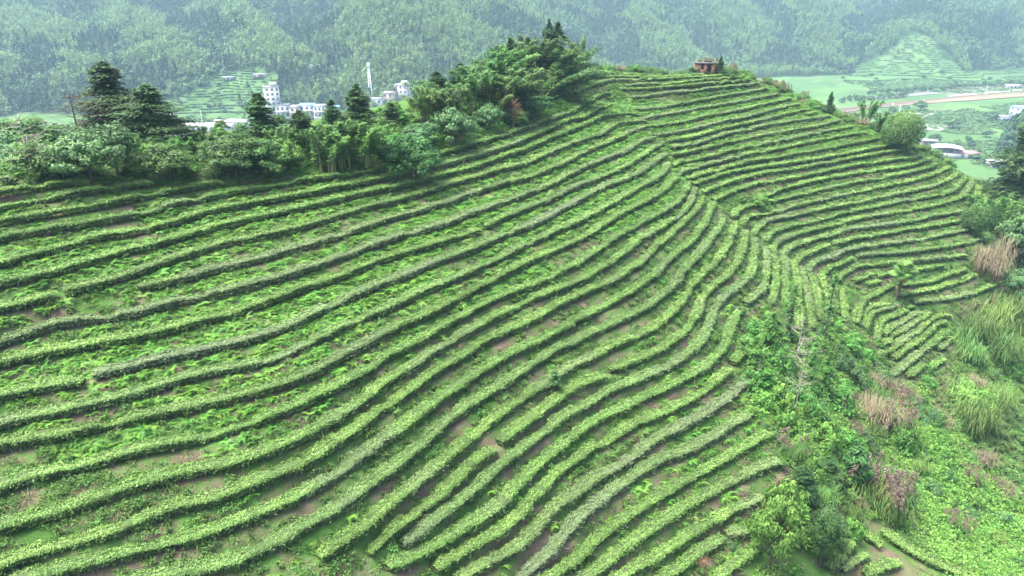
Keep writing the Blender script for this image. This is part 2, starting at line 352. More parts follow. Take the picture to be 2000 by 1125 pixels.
# ---------------------------------------------------------------- mesh helpers
def mesh_np(name, V, Fc, mats, tint=None, extra=None, smooth=False, midx=None):
    """V (n,3); Fc list of (m,k) int arrays"""
    me = bpy.data.meshes.new(name); V = np.ascontiguousarray(V, np.float32)
    if not isinstance(Fc, (list, tuple)): Fc = [Fc]
    Fc = [np.asarray(f, np.int32) for f in Fc if len(f)]
    nl = sum(f.size for f in Fc); nf = sum(len(f) for f in Fc)
    me.vertices.add(len(V)); me.vertices.foreach_set('co', V.ravel())
    me.loops.add(nl); me.loops.foreach_set('vertex_index', np.concatenate([f.ravel() for f in Fc]))
    me.polygons.add(nf)
    cnt = np.concatenate([np.full(len(f), f.shape[1], np.int32) for f in Fc])
    me.polygons.foreach_set('loop_start', np.r_[0, np.cumsum(cnt)[:-1]].astype(np.int32))
    me.polygons.foreach_set('loop_total', cnt)
    if smooth: me.polygons.foreach_set('use_smooth', np.ones(nf, bool))
    for m in (mats if isinstance(mats, (list, tuple)) else [mats]): me.materials.append(MAT[m] if isinstance(m, str) else m)
    if midx is not None: me.polygons.foreach_set('material_index', np.asarray(midx, np.int32))
    for nm, arr in (dict(tint=tint) | (extra or {})).items():
        if arr is None: continue
        a = me.attributes.new(nm, 'FLOAT', 'FACE' if len(arr) == nf else 'POINT'); a.data.foreach_set('value', np.ascontiguousarray(arr, np.float32))
    me.update(calc_edges=True); return me
def obj(name, me, parent=None, loc=(0, 0, 0), **props):
    o = bpy.data.objects.new(name, me); COL.objects.link(o); o.location = loc
    if parent is not None: o.parent = parent
    for k, v in props.items(): o[k] = v
    return o
def tag(o, label, cat, group=None):
    o['label'] = label; o['category'] = cat
    if group: o['group'] = group
    return o
def unit(v): return v/np.maximum(np.linalg.norm(v, axis=-1, keepdims=True), 1e-9)
def leaves(c, nrm, L, W, spread=.6, axis=None, g=rng):
    """triangular leaves: centres c, outward directions nrm"""
    n = len(c); N = unit(nrm + spread*g.normal(size=(n, 3)))
    a = g.normal(size=(n, 3)) if axis is None else axis + .35*g.normal(size=(n, 3))
    a = unit(a - (a*N).sum(1, keepdims=True)*N); b = np.cross(N, a)
    L = np.broadcast_to(L, (n,))[:, None]; W = np.broadcast_to(W, (n,))[:, None]
    V = np.stack([c-a*L*.5-b*W*.5, c-a*L*.5+b*W*.5, c+a*L*.5], 1).reshape(-1, 3)
    return V, np.arange(3*n).reshape(-1, 3)
class MB:
    """collects boxes, tubes and raw faces; build() makes one mesh"""
    def __init__(s): s.V = []; s.Q = []; s.T = []; s.n = 0
    def raw(s, V, Q=None, T=None):
        V = np.asarray(V, float)
        if Q is not None and len(Q): s.Q.append(np.asarray(Q)+s.n)
        if T is not None and len(T): s.T.append(np.asarray(T)+s.n)
        s.V.append(V); s.n += len(V); return s
    def box(s, x0, x1, y0, y1, z0, z1):
        V = [(x, y, z) for z in (z0, z1) for y in (y0, y1) for x in (x0, x1)]
        return s.raw(V, [(0, 2, 3, 1), (4, 5, 7, 6), (0, 1, 5, 4), (2, 6, 7, 3), (0, 4, 6, 2), (1, 3, 7, 5)])
    def tube(s, pts, rad, k=6, cap=True):
        pts = np.asarray(pts, float); rad = np.broadcast_to(rad, (len(pts),)); t = unit(np.gradient(pts, axis=0))
        ref = np.array([0, 0, 1.]) if abs(t[0, 2]) < .9 else np.array([1., 0, 0])
        a = unit(np.cross(t, ref)); b = np.cross(t, a); ang = np.arange(k)*2*pi/k
        ring = pts[:, None]+rad[:, None, None]*(np.cos(ang)[None, :, None]*a[:, None]+np.sin(ang)[None, :, None]*b[:, None])
        m = len(pts); V = ring.reshape(-1, 3)
        i = np.arange(m-1)[:, None]*k; j = np.arange(k)[None]; j2 = (j+1) % k
        Q = np.stack([i+j, i+j2, i+k+j2, i+k+j], -1).reshape(-1, 4)
        V = np.r_[V, pts[-1:]]; T = [((m-1)*k+q, (m-1)*k+(q+1) % k, m*k) for q in range(k)] if cap else None
        return s.raw(V, Q, T)
    def mesh(s, name, mats, **kw):
        V = np.concatenate(s.V); Fs = []
        if s.Q: Fs.append(np.concatenate(s.Q))
        if s.T: Fs.append(np.concatenate(s.T))
        return mesh_np(name, V, Fs, mats, **kw)

def scatter(name, protos, pos, rot, scl, idx, **props):
    """one object of kind stuff: prototypes set on points"""
    me = bpy.data.meshes.new(name); me.vertices.add(len(pos)); me.vertices.foreach_set('co', np.ascontiguousarray(pos, np.float32).ravel())
    for nm, ty, arr in (('rot', 'FLOAT_VECTOR', rot), ('scl', 'FLOAT_VECTOR', scl), ('idx', 'INT', idx)):
        a = me.attributes.new(nm, ty, 'POINT')
        a.data.foreach_set('vector' if ty == 'FLOAT_VECTOR' else 'value', np.ascontiguousarray(arr, np.float32 if ty != 'INT' else np.int32).ravel())
    o = obj(name, me, kind='stuff', **props)
    ng = bpy.data.node_groups.new(name, 'GeometryNodeTree')
    ng.interface.new_socket('Geometry', in_out='INPUT', socket_type='NodeSocketGeometry')
    ng.interface.new_socket('Geometry', in_out='OUTPUT', socket_type='NodeSocketGeometry')
    N = ng.nodes; gi = N.new('NodeGroupInput'); go = N.new('NodeGroupOutput'); jn = N.new('GeometryNodeJoinGeometry')
    def na(nm, ty):
        a = N.new('GeometryNodeInputNamedAttribute'); a.data_type = ty; a.inputs[0].default_value = nm; return a.outputs[0]
    ra, sa, ia = na('rot', 'FLOAT_VECTOR'), na('scl', 'FLOAT_VECTOR'), na('idx', 'INT')
    for k, pm in enumerate(protos):
        po = bpy.data.objects.new(name+'_source', pm)
        oi = N.new('GeometryNodeObjectInfo'); oi.inputs['Object'].default_value = po; oi.inputs['As Instance'].default_value = True
        cm = N.new('FunctionNodeCompare'); cm.data_type = 'INT'; cm.operation = 'EQUAL'
        ins = [i for i in cm.inputs if i.type == 'INT']; ng.links.new(ia, ins[0]); ins[1].default_value = k
        ip = N.new('GeometryNodeInstanceOnPoints')
        ng.links.new(gi.outputs[0], ip.inputs['Points']); ng.links.new(cm.outputs[0], ip.inputs['Selection'])
        ng.links.new(oi.outputs['Geometry'], ip.inputs['Instance']); ng.links.new(ra, ip.inputs['Rotation']); ng.links.new(sa, ip.inputs['Scale'])
        ng.links.new(ip.outputs[0], jn.inputs[0])
    ng.links.new(jn.outputs[0], go.inputs[0])
    md = o.modifiers.new('scatter', 'NODES'); md.node_group = ng
    return o
# ---------------------------------------------------------------- tea rows as world curves
row_pts = {}
for k, (lv, s) in ROWS.items():
    p = resample(parse(s), 9.0); w, ok = hit(p[:, 0], p[:, 1], HOFF); w = w[ok]
    if p[0, 0] < -50:                                # rows run on past the frame's left edge
        d = w[0]-w[3]; d = d/np.linalg.norm(d[:2]); w = np.r_[[w[0]+d*q for q in (9, 7, 5, 3, 1.5)], w]
    # smooth the polyline in plan, keep its ends
    w = resample(w, .6)
    for _ in range(3): w[1:-1] = .25*w[:-2]+.5*w[1:-1]+.25*w[2:]
    w = resample(w, .3); w[:, 2] = hill(w[:, 0], w[:, 1]); row_pts[k] = w
ALLROW = np.concatenate(list(row_pts.values()))

# ---------------------------------------------------------------- hillside ground, stepped along the rows
FX0, FX1, FY0, FY1, FS = -66.0, 108.0, 10.0, 158.0, 0.42
fx = np.arange(FX0, FX1, FS); fy = np.arange(FY0, FY1, FS); NX, NY = len(fx), len(fy)
XX, YY = np.meshgrid(fx, fy); ZS = hill(XX, YY)
rd = np.full(NX*NY, 9.0); rz = np.zeros(NX*NY)
ci = np.round((ALLROW[:, 0]-FX0)/FS).astype(int); cj = np.round((ALLROW[:, 1]-FY0)/FS).astype(int)
ids, ds, zs = [], [], []
for a in range(-5, 6):
    for b in range(-5, 6):
        i, j = ci+a, cj+b; m = (i >= 0) & (i < NX) & (j >= 0) & (j < NY)
        d = np.hypot(fx[np.clip(i, 0, NX-1)]-ALLROW[:, 0], fy[np.clip(j, 0, NY-1)]-ALLROW[:, 1])
        ids.append((j*NX+i)[m]); ds.append(d[m]); zs.append(ALLROW[m, 2])
ids = np.concatenate(ids); ds = np.concatenate(ds); zs = np.concatenate(zs); o_ = np.argsort(-ds)
rd[ids[o_]] = ds[o_]; rz[ids[o_]] = zs[o_]; rd = rd.reshape(NY, NX); rz = rz.reshape(NY, NX)
wgt = (1-sstep(.35, 1.05, rd))*.85
ZG = ZS*(1-wgt)+(rz-.02)*wgt
ZG += .16*(fbm(XX*.9, YY*.9, 3, 4)-.5)*(.35+.65*(1-wgt)) + .30*(fbm(XX*.16, YY*.16, 9, 3)-.5)*sstep(1.2, 2.0, rd)
def ground(x, y):
    x = np.clip(np.asarray(x, float), FX0, FX1-2*FS); y = np.clip(np.asarray(y, float), FY0, FY1-2*FS)
    a = (x-FX0)/FS; b = (y-FY0)/FS; i = np.minimum(a.astype(int), NX-2); j = np.minimum(b.astype(int), NY-2); a = a-i; b = b-j
    return (ZG[j, i]*(1-a)+ZG[j, i+1]*a)*(1-b)+(ZG[j+1, i]*(1-a)+ZG[j+1, i+1]*a)*b
def rowdist(x, y):
    i = np.clip(np.round((np.asarray(x)-FX0)/FS).astype(int), 0, NX-1); j = np.clip(np.round((np.asarray(y)-FY0)/FS).astype(int), 0, NY-1)
    return rd[j, i]
def slope(x, y, e=.8):
    return np.stack([(hill(x+e, y)-hill(x-e, y))/(2*e), (hill(x, y+e)-hill(x, y-e))/(2*e)], -1)
t = NT('soil'); P_ = t.pos()
n1 = t.noise(.33, 5, .65, P_); n2 = t.noise(2.6, 6, .7, P_); n3 = t.noise(14, 4, .7, P_)
soil = t.ramp(n2.outputs[0], [(.25, (.050, .038, .026)), (.5, (.098, .076, .053)), (.75, (.155, .122, .088))]).outputs[0]
litter = t.ramp(n3.outputs[0], [(.3, (.035, .028, .02)), (.7, (.17, .14, .10))]).outputs[0]
soil = t.mix(.5, soil, litter)
moss = t.ramp(n3.outputs[0], [(.3, (.022, .062, .014)), (.7, (.065, .15, .028))]).outputs[0]
mk = t.math('ADD', t.math('MULTIPLY', n1.outputs[0], .75), t.math('MULTIPLY', n2.outputs[0], .35))
mask = t.ramp(mk, [(.46, (0, 0, 0)), (.60, (1, 1, 1))]).outputs[0]
w_ = t.attr('wild')
mx = t.mix(mask, soil, moss); mx = t.mix(w_.outputs['Fac'], mx, t.mix(.6, mx, moss))
MAT['soil'] = t.finish(mx, .95, .1, bump=n3.outputs[0], bstr=.8, bdist=.06)
i = np.arange(NX-1)[None]; j = np.arange(NY-1)[:, None]*NX
Qd = np.stack([i+j, i+j+1, i+j+1+NX, i+j+NX], -1).reshape(-1, 4)
gm = mesh_np('hillside', np.stack([XX, YY, ZG], -1).reshape(-1, 3), Qd, 'soil', extra={'wild': sstep(1.3, 2.0, rd).ravel()}, smooth=True)
obj('hillside', gm, kind='structure')

# ---------------------------------------------------------------- tea hedges
FADED = {'L9': .8, 'L11': .75, 'L8': .25, 'T5': .8, 'T7': .75, 'T9': .6, 'T11': .6, 'T27': .5, 'T25': .35, 'L24a': .5, 'L25a': .6, 'L21': .3, 'L12': .3, 'L7': .2, 'L18': .3, 'T22': .3, 'T6': .3}
def cs(n, s, seed): return fbm(s*1.0, np.full(n, seed*3.7), seed, 2)
ntri = 0
def hedge(key, w, seed):
    global ntri
    s_ = np.arange(len(w))*.3; n = len(w)
    base = w[0].copy(); P = w-base
    T = unit(np.gradient(w, axis=0)*np.array([1, 1, 0])); sl = slope(w[:, 0], w[:, 1]); dn = -sl/np.maximum(np.linalg.norm(sl, axis=1, keepdims=True), 1e-6)
    S = np.stack([T[:, 1], -T[:, 0], 0*T[:, 0]], -1); S *= np.sign((S[:, :2]*dn).sum(1).mean() or 1)     # side that looks downhill
    rmean = np.linalg.norm(w-np.array([0, 0, CZ]), axis=1)
    tone = cs(n, s_*.16, seed+50)
    a = .43*(.80+.44*cs(n, s_*.9, seed)+.40*(cs(n, s_*.25, seed+9)-.5)); hgt = .56*(.84+.24*cs(n, s_*.7, seed+3)+.24*cs(n, s_*.22, seed+5)); dip = sstep(.66, .80, cs(n, s_*.45, seed+21)); hgt = hgt*(1-.38*dip); a = a*(1-.30*dip)
    end = np.minimum(np.minimum(s_, s_[-1]-s_)/.45, 1); end = np.sqrt(np.clip(end, .08, 1)); a = a*(.55+.45*end); hgt = hgt*(.7+.3*end)
    wob = (cs(n, s_*.5, seed+7)-.5)*.22; P = P+S*wob[:, None]
    # core: a rough ten-sided loop
    K = 10; ph = np.linspace(-1, 1, K)*radians(138)
    def section(u, phi, grow):
        aa = np.interp(u, s_, a)*grow; hh = np.interp(u, s_, hgt); b = hh*.36*grow; zc = hh*.68
        pc = np.stack([np.interp(u, s_, P[:, q]) for q in range(3)], -1); ss = unit(np.stack([np.interp(u, s_, S[:, q]) for q in range(3)], -1))
        sn, cn = np.sin(phi), np.cos(phi); e = .60
        x = np.sign(sn)*np.abs(sn)**e*aa; z = np.sign(cn)*np.abs(cn)**e*b
        z = z + .10*np.minimum(0, 0)                            # flat-topped
        pt = pc+ss*x[:, None]; pt[:, 2] += zc+z
        nr = ss*sn[:, None]; nr[:, 2] += cn*1.1
        return pt, unit(nr)
    uu = s_[::2] if n > 4 else s_; m = len(uu)
    U, PH = np.meshgrid(uu, ph, indexing='ij')
    lump = lambda u, f: .36*(vnoise(u*1.5, f*1.3+seed, seed)-.45)+.30*(vnoise(u*3.6, f*3.6+seed, seed+1)-.5)+.20*(np.abs(np.sin(pi*(u/.8+1.3*vnoise(u*.6, u*0+seed, seed+4))))-.62)
    cv, cn_ = section(U.ravel(), PH.ravel(), .80+lump(U.ravel(), PH.ravel())); cv = cv+rng.normal(size=cv.shape)*.02
    i = np.arange(m-1)[:, None]*K; j = np.arange(K)[None]; j2 = (j+1) % K
    Q = np.stack([i+j, i+j2, i+K+j2, i+K+j], -1).reshape(-1, 4)
    caps = [np.arange(K)[None], (np.arange(K)[::-1]+(m-1)*K)[None]]
    root = obj('tea_hedge', None, loc=base)
    root.empty_display_size = .3
    core = mesh_np('hedge_core', cv, [Q]+caps, 'hedge_core')
    obj('branch_mass', core, root)
    ntri += len(Q)*2
    # leaves
    rr = np.interp(np.arange(0, s_[-1], .3)+.15, s_, rmean)
    V, Tn, Fd = [], [], []
    Lf = np.clip(.0022*rmean, .088, .22)
    cell = np.arange(n-1); area = 1.0*.30*1.9
    cnt = rng.poisson(1.15*area/(.5*Lf[:-1]*Lf[:-1]*.62))
    u = np.repeat(s_[:-1], cnt)+rng.random(cnt.sum())*.3
    LL = np.interp(u, s_, Lf)*(.75+.5*rng.random(len(u)))
    phi = (rng.random(len(u))*2-1)*radians(128); phi = np.where(rng.random(len(u)) < .45, phi*.5, phi)
    grow = .82+.34*rng.random(len(u))**2.2+lump(u, phi)
    spr = rng.random(len(u)) < .10; grow = np.where(spr, grow+.22*rng.random(len(u)), grow); LL = np.where(spr, LL*1.25, LL)
    c, nr = section(u, phi, grow); nr[:, 2] += .35
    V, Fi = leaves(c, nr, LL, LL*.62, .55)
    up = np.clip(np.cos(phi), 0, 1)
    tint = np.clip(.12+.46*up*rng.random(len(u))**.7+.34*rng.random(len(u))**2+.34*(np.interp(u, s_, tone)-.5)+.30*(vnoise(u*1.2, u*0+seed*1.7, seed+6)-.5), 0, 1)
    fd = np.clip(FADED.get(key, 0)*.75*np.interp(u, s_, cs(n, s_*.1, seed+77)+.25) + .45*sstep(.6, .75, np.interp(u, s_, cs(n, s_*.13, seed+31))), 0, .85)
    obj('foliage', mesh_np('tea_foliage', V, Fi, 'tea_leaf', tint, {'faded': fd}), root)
    ntri += len(Fi)
    # bare stems below the leaves
    if rmean.min() < 85:
        u = np.arange(.2, s_[-1], .32); u = u+rng.normal(size=len(u))*.08; u = u[(u > 0) & (u < s_[-1])]
        if len(u):
            k = len(u); b0, _ = section(u, np.zeros(k), .0); side = unit(np.stack([np.interp(u, s_, S[:, q]) for q in range(3)], -1))
            tt = np.stack([np.interp(u, s_, T[:, q]) for q in range(3)], -1)
            VV, FF = [], []
            for r in range(3):
                foot = b0+side*(.12*rng.normal(size=(k, 1))+.06)+tt*.05*rng.normal(size=(k, 1)); foot[:, 2] = np.stack([np.interp(u, s_, P[:, 2])], -1)[:, 0]-.06
                top = b0+side*(.22*rng.normal(size=(k, 1))+.16)+tt*.22*rng.normal(size=(k, 1)); top[:, 2] -= .04
                mid = (foot+top)/2+.06*rng.normal(size=(k, 3)); w1, w2 = .020, .013
                e1 = tt*w1; e2 = tt*w2
                vv = np.stack([foot-e1, foot+e1, mid-e2, mid+e2, top-e2, top+e2], 1); o0 = (np.arange(k)*6+r*k*6)[:, None]
                VV.append(vv.reshape(-1, 3)); FF += [np.c_[o0, o0+1, o0+3, o0+2], np.c_[o0+2, o0+3, o0+5, o0+4]]
                sd = side*.016
                vv = np.stack([foot-sd, foot+sd, mid-sd, mid+sd, top-sd, top+sd], 1)
                VV[-1] = np.concatenate([VV[-1]]) ; 
            so = obj('stems', mesh_np('tea_stems', np.concatenate(VV), [np.concatenate(FF)], 'tea_stem'), root); so['kind'] = 'stuff'
            ntri += 12*k
    return root
_u = ['', 'first', 'second', 'third', 'fourth', 'fifth', 'sixth', 'seventh', 'eighth', 'ninth', 'tenth', 'eleventh', 'twelfth', 'thirteenth', 'fourteenth', 'fifteenth', 'sixteenth', 'seventeenth', 'eighteenth', 'nineteenth', 'twentieth']
def ordinal(n):
    if n <= 20: return _u[n]
    return {2: 'twenty-', 3: 'thirty-', 4: 'forty-'}[n//10]+_u[n % 10] if n % 10 else {3: 'thirtieth', 4: 'fortieth'}[n//10]
FAM = {'left': ('row down the left slope from the forest edge', 'tea rows on the long left slope'),
       'low': ('row up from the corner above the ravine thicket', 'tea rows running down into the ravine'),
       'fold': ('row from the left in the fold between slopes', 'tea rows in the fold between the slopes'),
       'right': ('row down the right slope below the hut', 'tea rows on the right slope'),
       'nose': ('short row from the left at the right slope\'s end', 'short tea rows curving round the right end'),
       'patch': ('row down the small patch below the palm', 'tea rows on the small patch below the palm'),
       'corner': ('row from the left in the bottom right clearing', 'tea rows in the bottom right clearing')}
def family(k):
    if k[0] == 'T': return 'right'
    if k[0] == 'V': return 'nose'
    if k[0] == 'P': return 'patch'
    if k[0] == 'B': return 'corner'
    num = int(''.join(c for c in k if c.isdigit()))
    if num >= 22 and k in ('L22', 'L23', 'L24', 'L25', 'L26', 'L27', 'L28', 'L29', 'L30', 'L31'): return 'fold'
    if num >= 23: return 'low'
    return 'left'
from collections import defaultdict
import re
rowno = lambda k: int(re.sub(r'\D', '', k))
fams = defaultdict(lambda: defaultdict(list))
for k in row_pts: fams[family(k)][rowno(k)].append(k)
for si, (k, w) in enumerate(row_pts.items()):
    if len(w) < 4: w = resample(w, .1)[:4] if len(w) < 2 else w
    fam = family(k); nums = sorted(fams[fam], reverse=(fam == 'low')); q = nums.index(rowno(k))+1
    mates = sorted(fams[fam][rowno(k)], key=lambda a: parse(ROWS[a][1])[:, 0].mean()); piece = ''
    if len(mates) == 2: piece = ('left piece of ', 'right piece of ')[mates.index(k)]
    if len(mates) >= 3: piece = ('left piece of ', 'middle piece of ', 'right piece of ')[mates.index(k)]
    r = hedge(k, w, 100+si*3)
    what, grp = FAM[fam]
    tone = 'greyish tea hedge' if FADED.get(k, 0) > .5 else 'green tea hedge'
    tag(r, f'{tone}, {piece}{ordinal(q)} {what}', 'hedge', grp)
print('hedge tris', ntri)
# ---------------------------------------------------------------- plant prototypes
g2 = np.random.default_rng(21)
def fern_mesh(nf, L, seed):
    g = np.random.default_rng(seed); V = []; T = []; tn = []; n = 0
    for f in range(nf):
        th = 2*pi*f/nf+g.normal()*.35; d = np.array([cos(th), sin(th), 0]); l = L*(.7+.5*g.random()); sd = np.array([-sin(th), cos(th), 0])
        K = 8; tb = g.random()*.5
        for k in range(1, K+1):
            t = k/K; p = d*l*t*.85+np.array([0, 0, l*(.85*t-.75*t*t)]); w = l*.30*(1-.75*t)+.02
            for sgn in (-1, 1):
                tip = p+sd*sgn*w+d*.12*l+np.array([0, 0, -.25*w]); q = .055*l
                V += [p-d*q, p+d*q, tip]; T.append((n, n+1, n+2)); n += 3; tn.append(min(1, tb+.5*g.random()))
    return mesh_np('fern', np.array(V), np.array(T), 'fern_leaf', np.array(tn))
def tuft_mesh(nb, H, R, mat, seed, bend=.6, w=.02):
    g = np.random.default_rng(seed); V = []; T = []; tn = []; n = 0
    for b in range(nb):
        th = g.random()*2*pi; r0 = R*.35*g.random()**.5; h = H*(.6+.5*g.random()); out = R*(.3+.8*g.random())*bend
        d = np.array([cos(th), sin(th), 0]); sd = np.array([-sin(th), cos(th), 0])*w*(.7+.6*g.random()); b0 = d*r0
        p1 = b0+d*out*.25+[0, 0, h*.62]; p2 = b0+d*out*.75+[0, 0, h*.92]; p3 = b0+d*out*1.35+[0, 0, h*(.92-.35*bend)]
        V += [b0-sd, b0+sd, p1-sd, p1+sd, p2-sd*.8, p2+sd*.8, p3]
        T += [(n, n+1, n+3), (n, n+3, n+2), (n+2, n+3, n+5), (n+2, n+5, n+4), (n+4, n+5, n+6)]; n += 7
        tn += [.15+.5*g.random()]*2+[.3+.5*g.random()]*2+[.6+.4*g.random()]
    return np.array(V), np.array(T), np.array(tn)
def weed_mesh(n, R, H, L, mat, seed):
    g = np.random.default_rng(seed); c = np.stack([g.normal(size=n)*R*.5, g.normal(size=n)*R*.5, np.abs(g.normal(size=n))*H*.55+.03], -1)
    V, T = leaves(c, np.array([0, 0, 1.])+np.zeros((n, 3)), L*(.7+.6*g.random(n)), L*.6, .7, g=g)
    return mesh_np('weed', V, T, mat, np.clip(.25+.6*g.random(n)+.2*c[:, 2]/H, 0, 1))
FERNS = [fern_mesh(7, .62, 1), fern_mesh(8, .5, 2), fern_mesh(6, .72, 3)]
WEEDS = [weed_mesh(70, .45, .22, .15, 'weed_leaf', 4), weed_mesh(60, .4, .16, .13, 'weed_leaf', 5)]
GRASS = [mesh_np('grass', *(lambda v, t, c: (v, t, 'grass_blade', c))(*tuft_mesh(26, .34, .28, None, s))) for s in (6, 7)]
DRY = [mesh_np('dry', *(lambda v, t, c: (v, t, 'dry_grass', c))(*tuft_mesh(40, .20, .5, None, s, 1.4, .010))) for s in (8, 9)]
VINES = [weed_mesh(90, .65, .35, .23, 'vine_leaf', 10), weed_mesh(90, .6, .45, .19, 'vine_leaf', 11)]

# ---------------------------------------------------------------- undergrowth between the rows
def in_poly(px, py, poly):
    ins = np.zeros(len(px), bool); poly = np.array(poly, float); m = len(poly)
    for a in range(m):
        x1, y1 = poly[a]; x2, y2 = poly[(a+1) % m]
        c = ((y1 > py) != (y2 > py)) & (px < (x2-x1)*(py-y1)/(y2-y1+1e-9)+x1); ins ^= c
    return ins
def visible(p, margin=90):
    px, py = proj(p); return (px > -margin) & (px < 2000+margin) & (py > -margin) & (py < 1125+margin) & (p[:, 1] > 5)
RAVINE = [(1440, 690), (1465, 625), (1600, 655), (1690, 662), (1705, 740), (1780, 750), (1868, 720), (1872, 600), (1965, 560), (1915, 480), (1890, 420), (1960, 402), (2120, 330), (2120, 1230), (1420, 1230), (1490, 970), (1535, 890), (1505, 830), (1465, 740)]
CREST_L = [(-120, 330), (30, 345), (190, 350), (310, 352), (440, 350), (640, 336), (780, 318), (900, 279), (1030, 240), (1110, 212), (1160, 178), (1115, 170), (1110, 140), (1120, 60), (-120, 60)]
npt = 360000
X = g2.uniform(FX0+2, FX1-2, npt); Y = g2.uniform(FY0+2, FY1-2, npt); kp = (rowdist(X, Y) < 2.6) & (rowdist(X, Y) > .40)
X = X[kp]; Y = Y[kp]; Pn = np.stack([X, Y, ground(X, Y)], -1)
Pn = Pn[visible(Pn)]; rdn = rowdist(Pn[:, 0], Pn[:, 1]); ppx, ppy = proj(Pn)
lvl = (CZ-hill(Pn[:, 0], Pn[:, 1])-LA)/LB
rav = in_poly(ppx, ppy, RAVINE); inrow = (rdn > .42) & (rdn < 2.3) & ~rav
right = ppx > 1000+(ppy-60)*1.15
nz = fbm(Pn[:, 0]*.22, Pn[:, 1]*.22, 40, 3)
dens_l = np.interp(lvl, [0, 3, 5, 12, 14, 15.5, 20, 23, 30, 34], [.5, .75, 1, 1, .75, .16, .16, .40, .45, .3])
dens_r = np.interp(lvl, [0, 4, 6, 14, 16, 30, 38], [.35, .5, .85, .75, .2, .10, .15])
dens = np.where(right, dens_r, dens_l)
def euler_rand(n, tilt=.15): return np.stack([g2.normal(size=n)*tilt, g2.normal(size=n)*tilt, g2.random(n)*2*pi], -1)
def s3(s): return np.repeat(s[:, None], 3, 1)
def put(name, protos, P, smin, smax, tilt=.15, **kw):
    n = len(P); return scatter(name, protos, P, euler_rand(n, tilt), s3(g2.uniform(smin, smax, n)), g2.integers(0, len(protos), n), **kw)
mf = inrow & (g2.random(len(Pn)) < .62*dens*sstep(.60-.42*dens, .76-.42*dens, nz))
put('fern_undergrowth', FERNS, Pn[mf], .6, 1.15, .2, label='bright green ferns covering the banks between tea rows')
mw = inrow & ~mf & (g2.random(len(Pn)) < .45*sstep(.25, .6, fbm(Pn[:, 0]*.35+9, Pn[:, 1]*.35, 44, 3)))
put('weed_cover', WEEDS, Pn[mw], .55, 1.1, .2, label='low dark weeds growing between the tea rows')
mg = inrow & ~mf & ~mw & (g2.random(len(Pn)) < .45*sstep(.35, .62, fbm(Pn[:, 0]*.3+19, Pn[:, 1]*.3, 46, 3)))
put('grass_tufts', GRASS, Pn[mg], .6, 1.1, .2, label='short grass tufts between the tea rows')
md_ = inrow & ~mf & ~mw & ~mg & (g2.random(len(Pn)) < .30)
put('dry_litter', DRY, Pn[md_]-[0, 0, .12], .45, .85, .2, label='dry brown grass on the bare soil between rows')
print('ferns', mf.sum(), 'weeds', mw.sum(), 'grass', mg.sum(), 'dry', md_.sum())
# ---------------------------------------------------------------- tree and shrub prototypes: (parts = [(name, mesh), ...])
def cloud(cents, rad, n, L, W, g, flat=.8, upb=.5, axis=None, center=None):
    m = len(cents); k = np.repeat(np.arange(m), n); d = unit(g.normal(size=(len(k), 3)))*(g.random((len(k), 1))**.45)
    rr = np.broadcast_to(rad, (m,))[k][:, None]; c = cents[k]+d*rr*np.array([1, 1, flat])
    ctr = cents.mean(0) if center is None else center
    nr = d+.6*unit(c-ctr); nr[:, 2] += upb
    V, T = leaves(c, nr, L*(.7+.6*g.random(len(k))), W*(.7+.6*g.random(len(k))), .45, axis=None if axis is None else axis(c), g=g)
    cl = g.random(m)[k]
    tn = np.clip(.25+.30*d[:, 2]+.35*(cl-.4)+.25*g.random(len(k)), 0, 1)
    return V, T, tn
def fir_proto(H, R, seed, mat='fir_leaf', dens=1.0, full=.75, sparse=0.0):
    g = np.random.default_rng(seed); tr = MB(); tr.tube([(0, 0, -.3), (.03, 0, H*.5), (0, .03, H*.97)], [.035*H*.6, .02*H*.6, .01], 7)
    C, A, S_, Tn = [], [], [], []
    for z in np.arange(.10*H, .985*H, .27):
        u = z/H; r0 = R*(1-u)**full*(.82+.25*sin(z*2.1+seed))+.12
        for b in range(7):
            if g.random() < sparse: continue
            th = g.random()*2*pi; r = r0*(.65+.5*g.random()); n = int(dens*(10+r*15)); t = g.random(n)**.6
            dirn = np.array([cos(th), sin(th)]); lat = np.array([-sin(th), cos(th)])
            xy = dirn*(r*t)[:, None]+lat*(g.normal(size=n)*.17*r*(.4+t))[:, None]
            zz = z+r*(.18*t-.33*t*t)+g.normal(size=n)*.07
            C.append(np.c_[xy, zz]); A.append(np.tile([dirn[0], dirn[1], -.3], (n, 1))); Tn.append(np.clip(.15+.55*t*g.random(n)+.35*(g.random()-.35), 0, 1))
            if b < 1 and r > .6: tr.tube([(0, 0, z), (dirn[0]*r*.8, dirn[1]*r*.8, z-.06*r)], [.03, .01], 4)
    C = np.concatenate(C); A = np.concatenate(A); n = len(C)
    V, T = leaves(C, np.tile([0, 0, 1.], (n, 1))+.35*A, .24*(.7+.6*g.random(n)), .12, .45, axis=A, g=g)
    return [('trunk', tr.mesh('fir_trunk', 'bark')), ('crown', mesh_np('fir_crown', V, T, mat, np.concatenate(Tn)))]
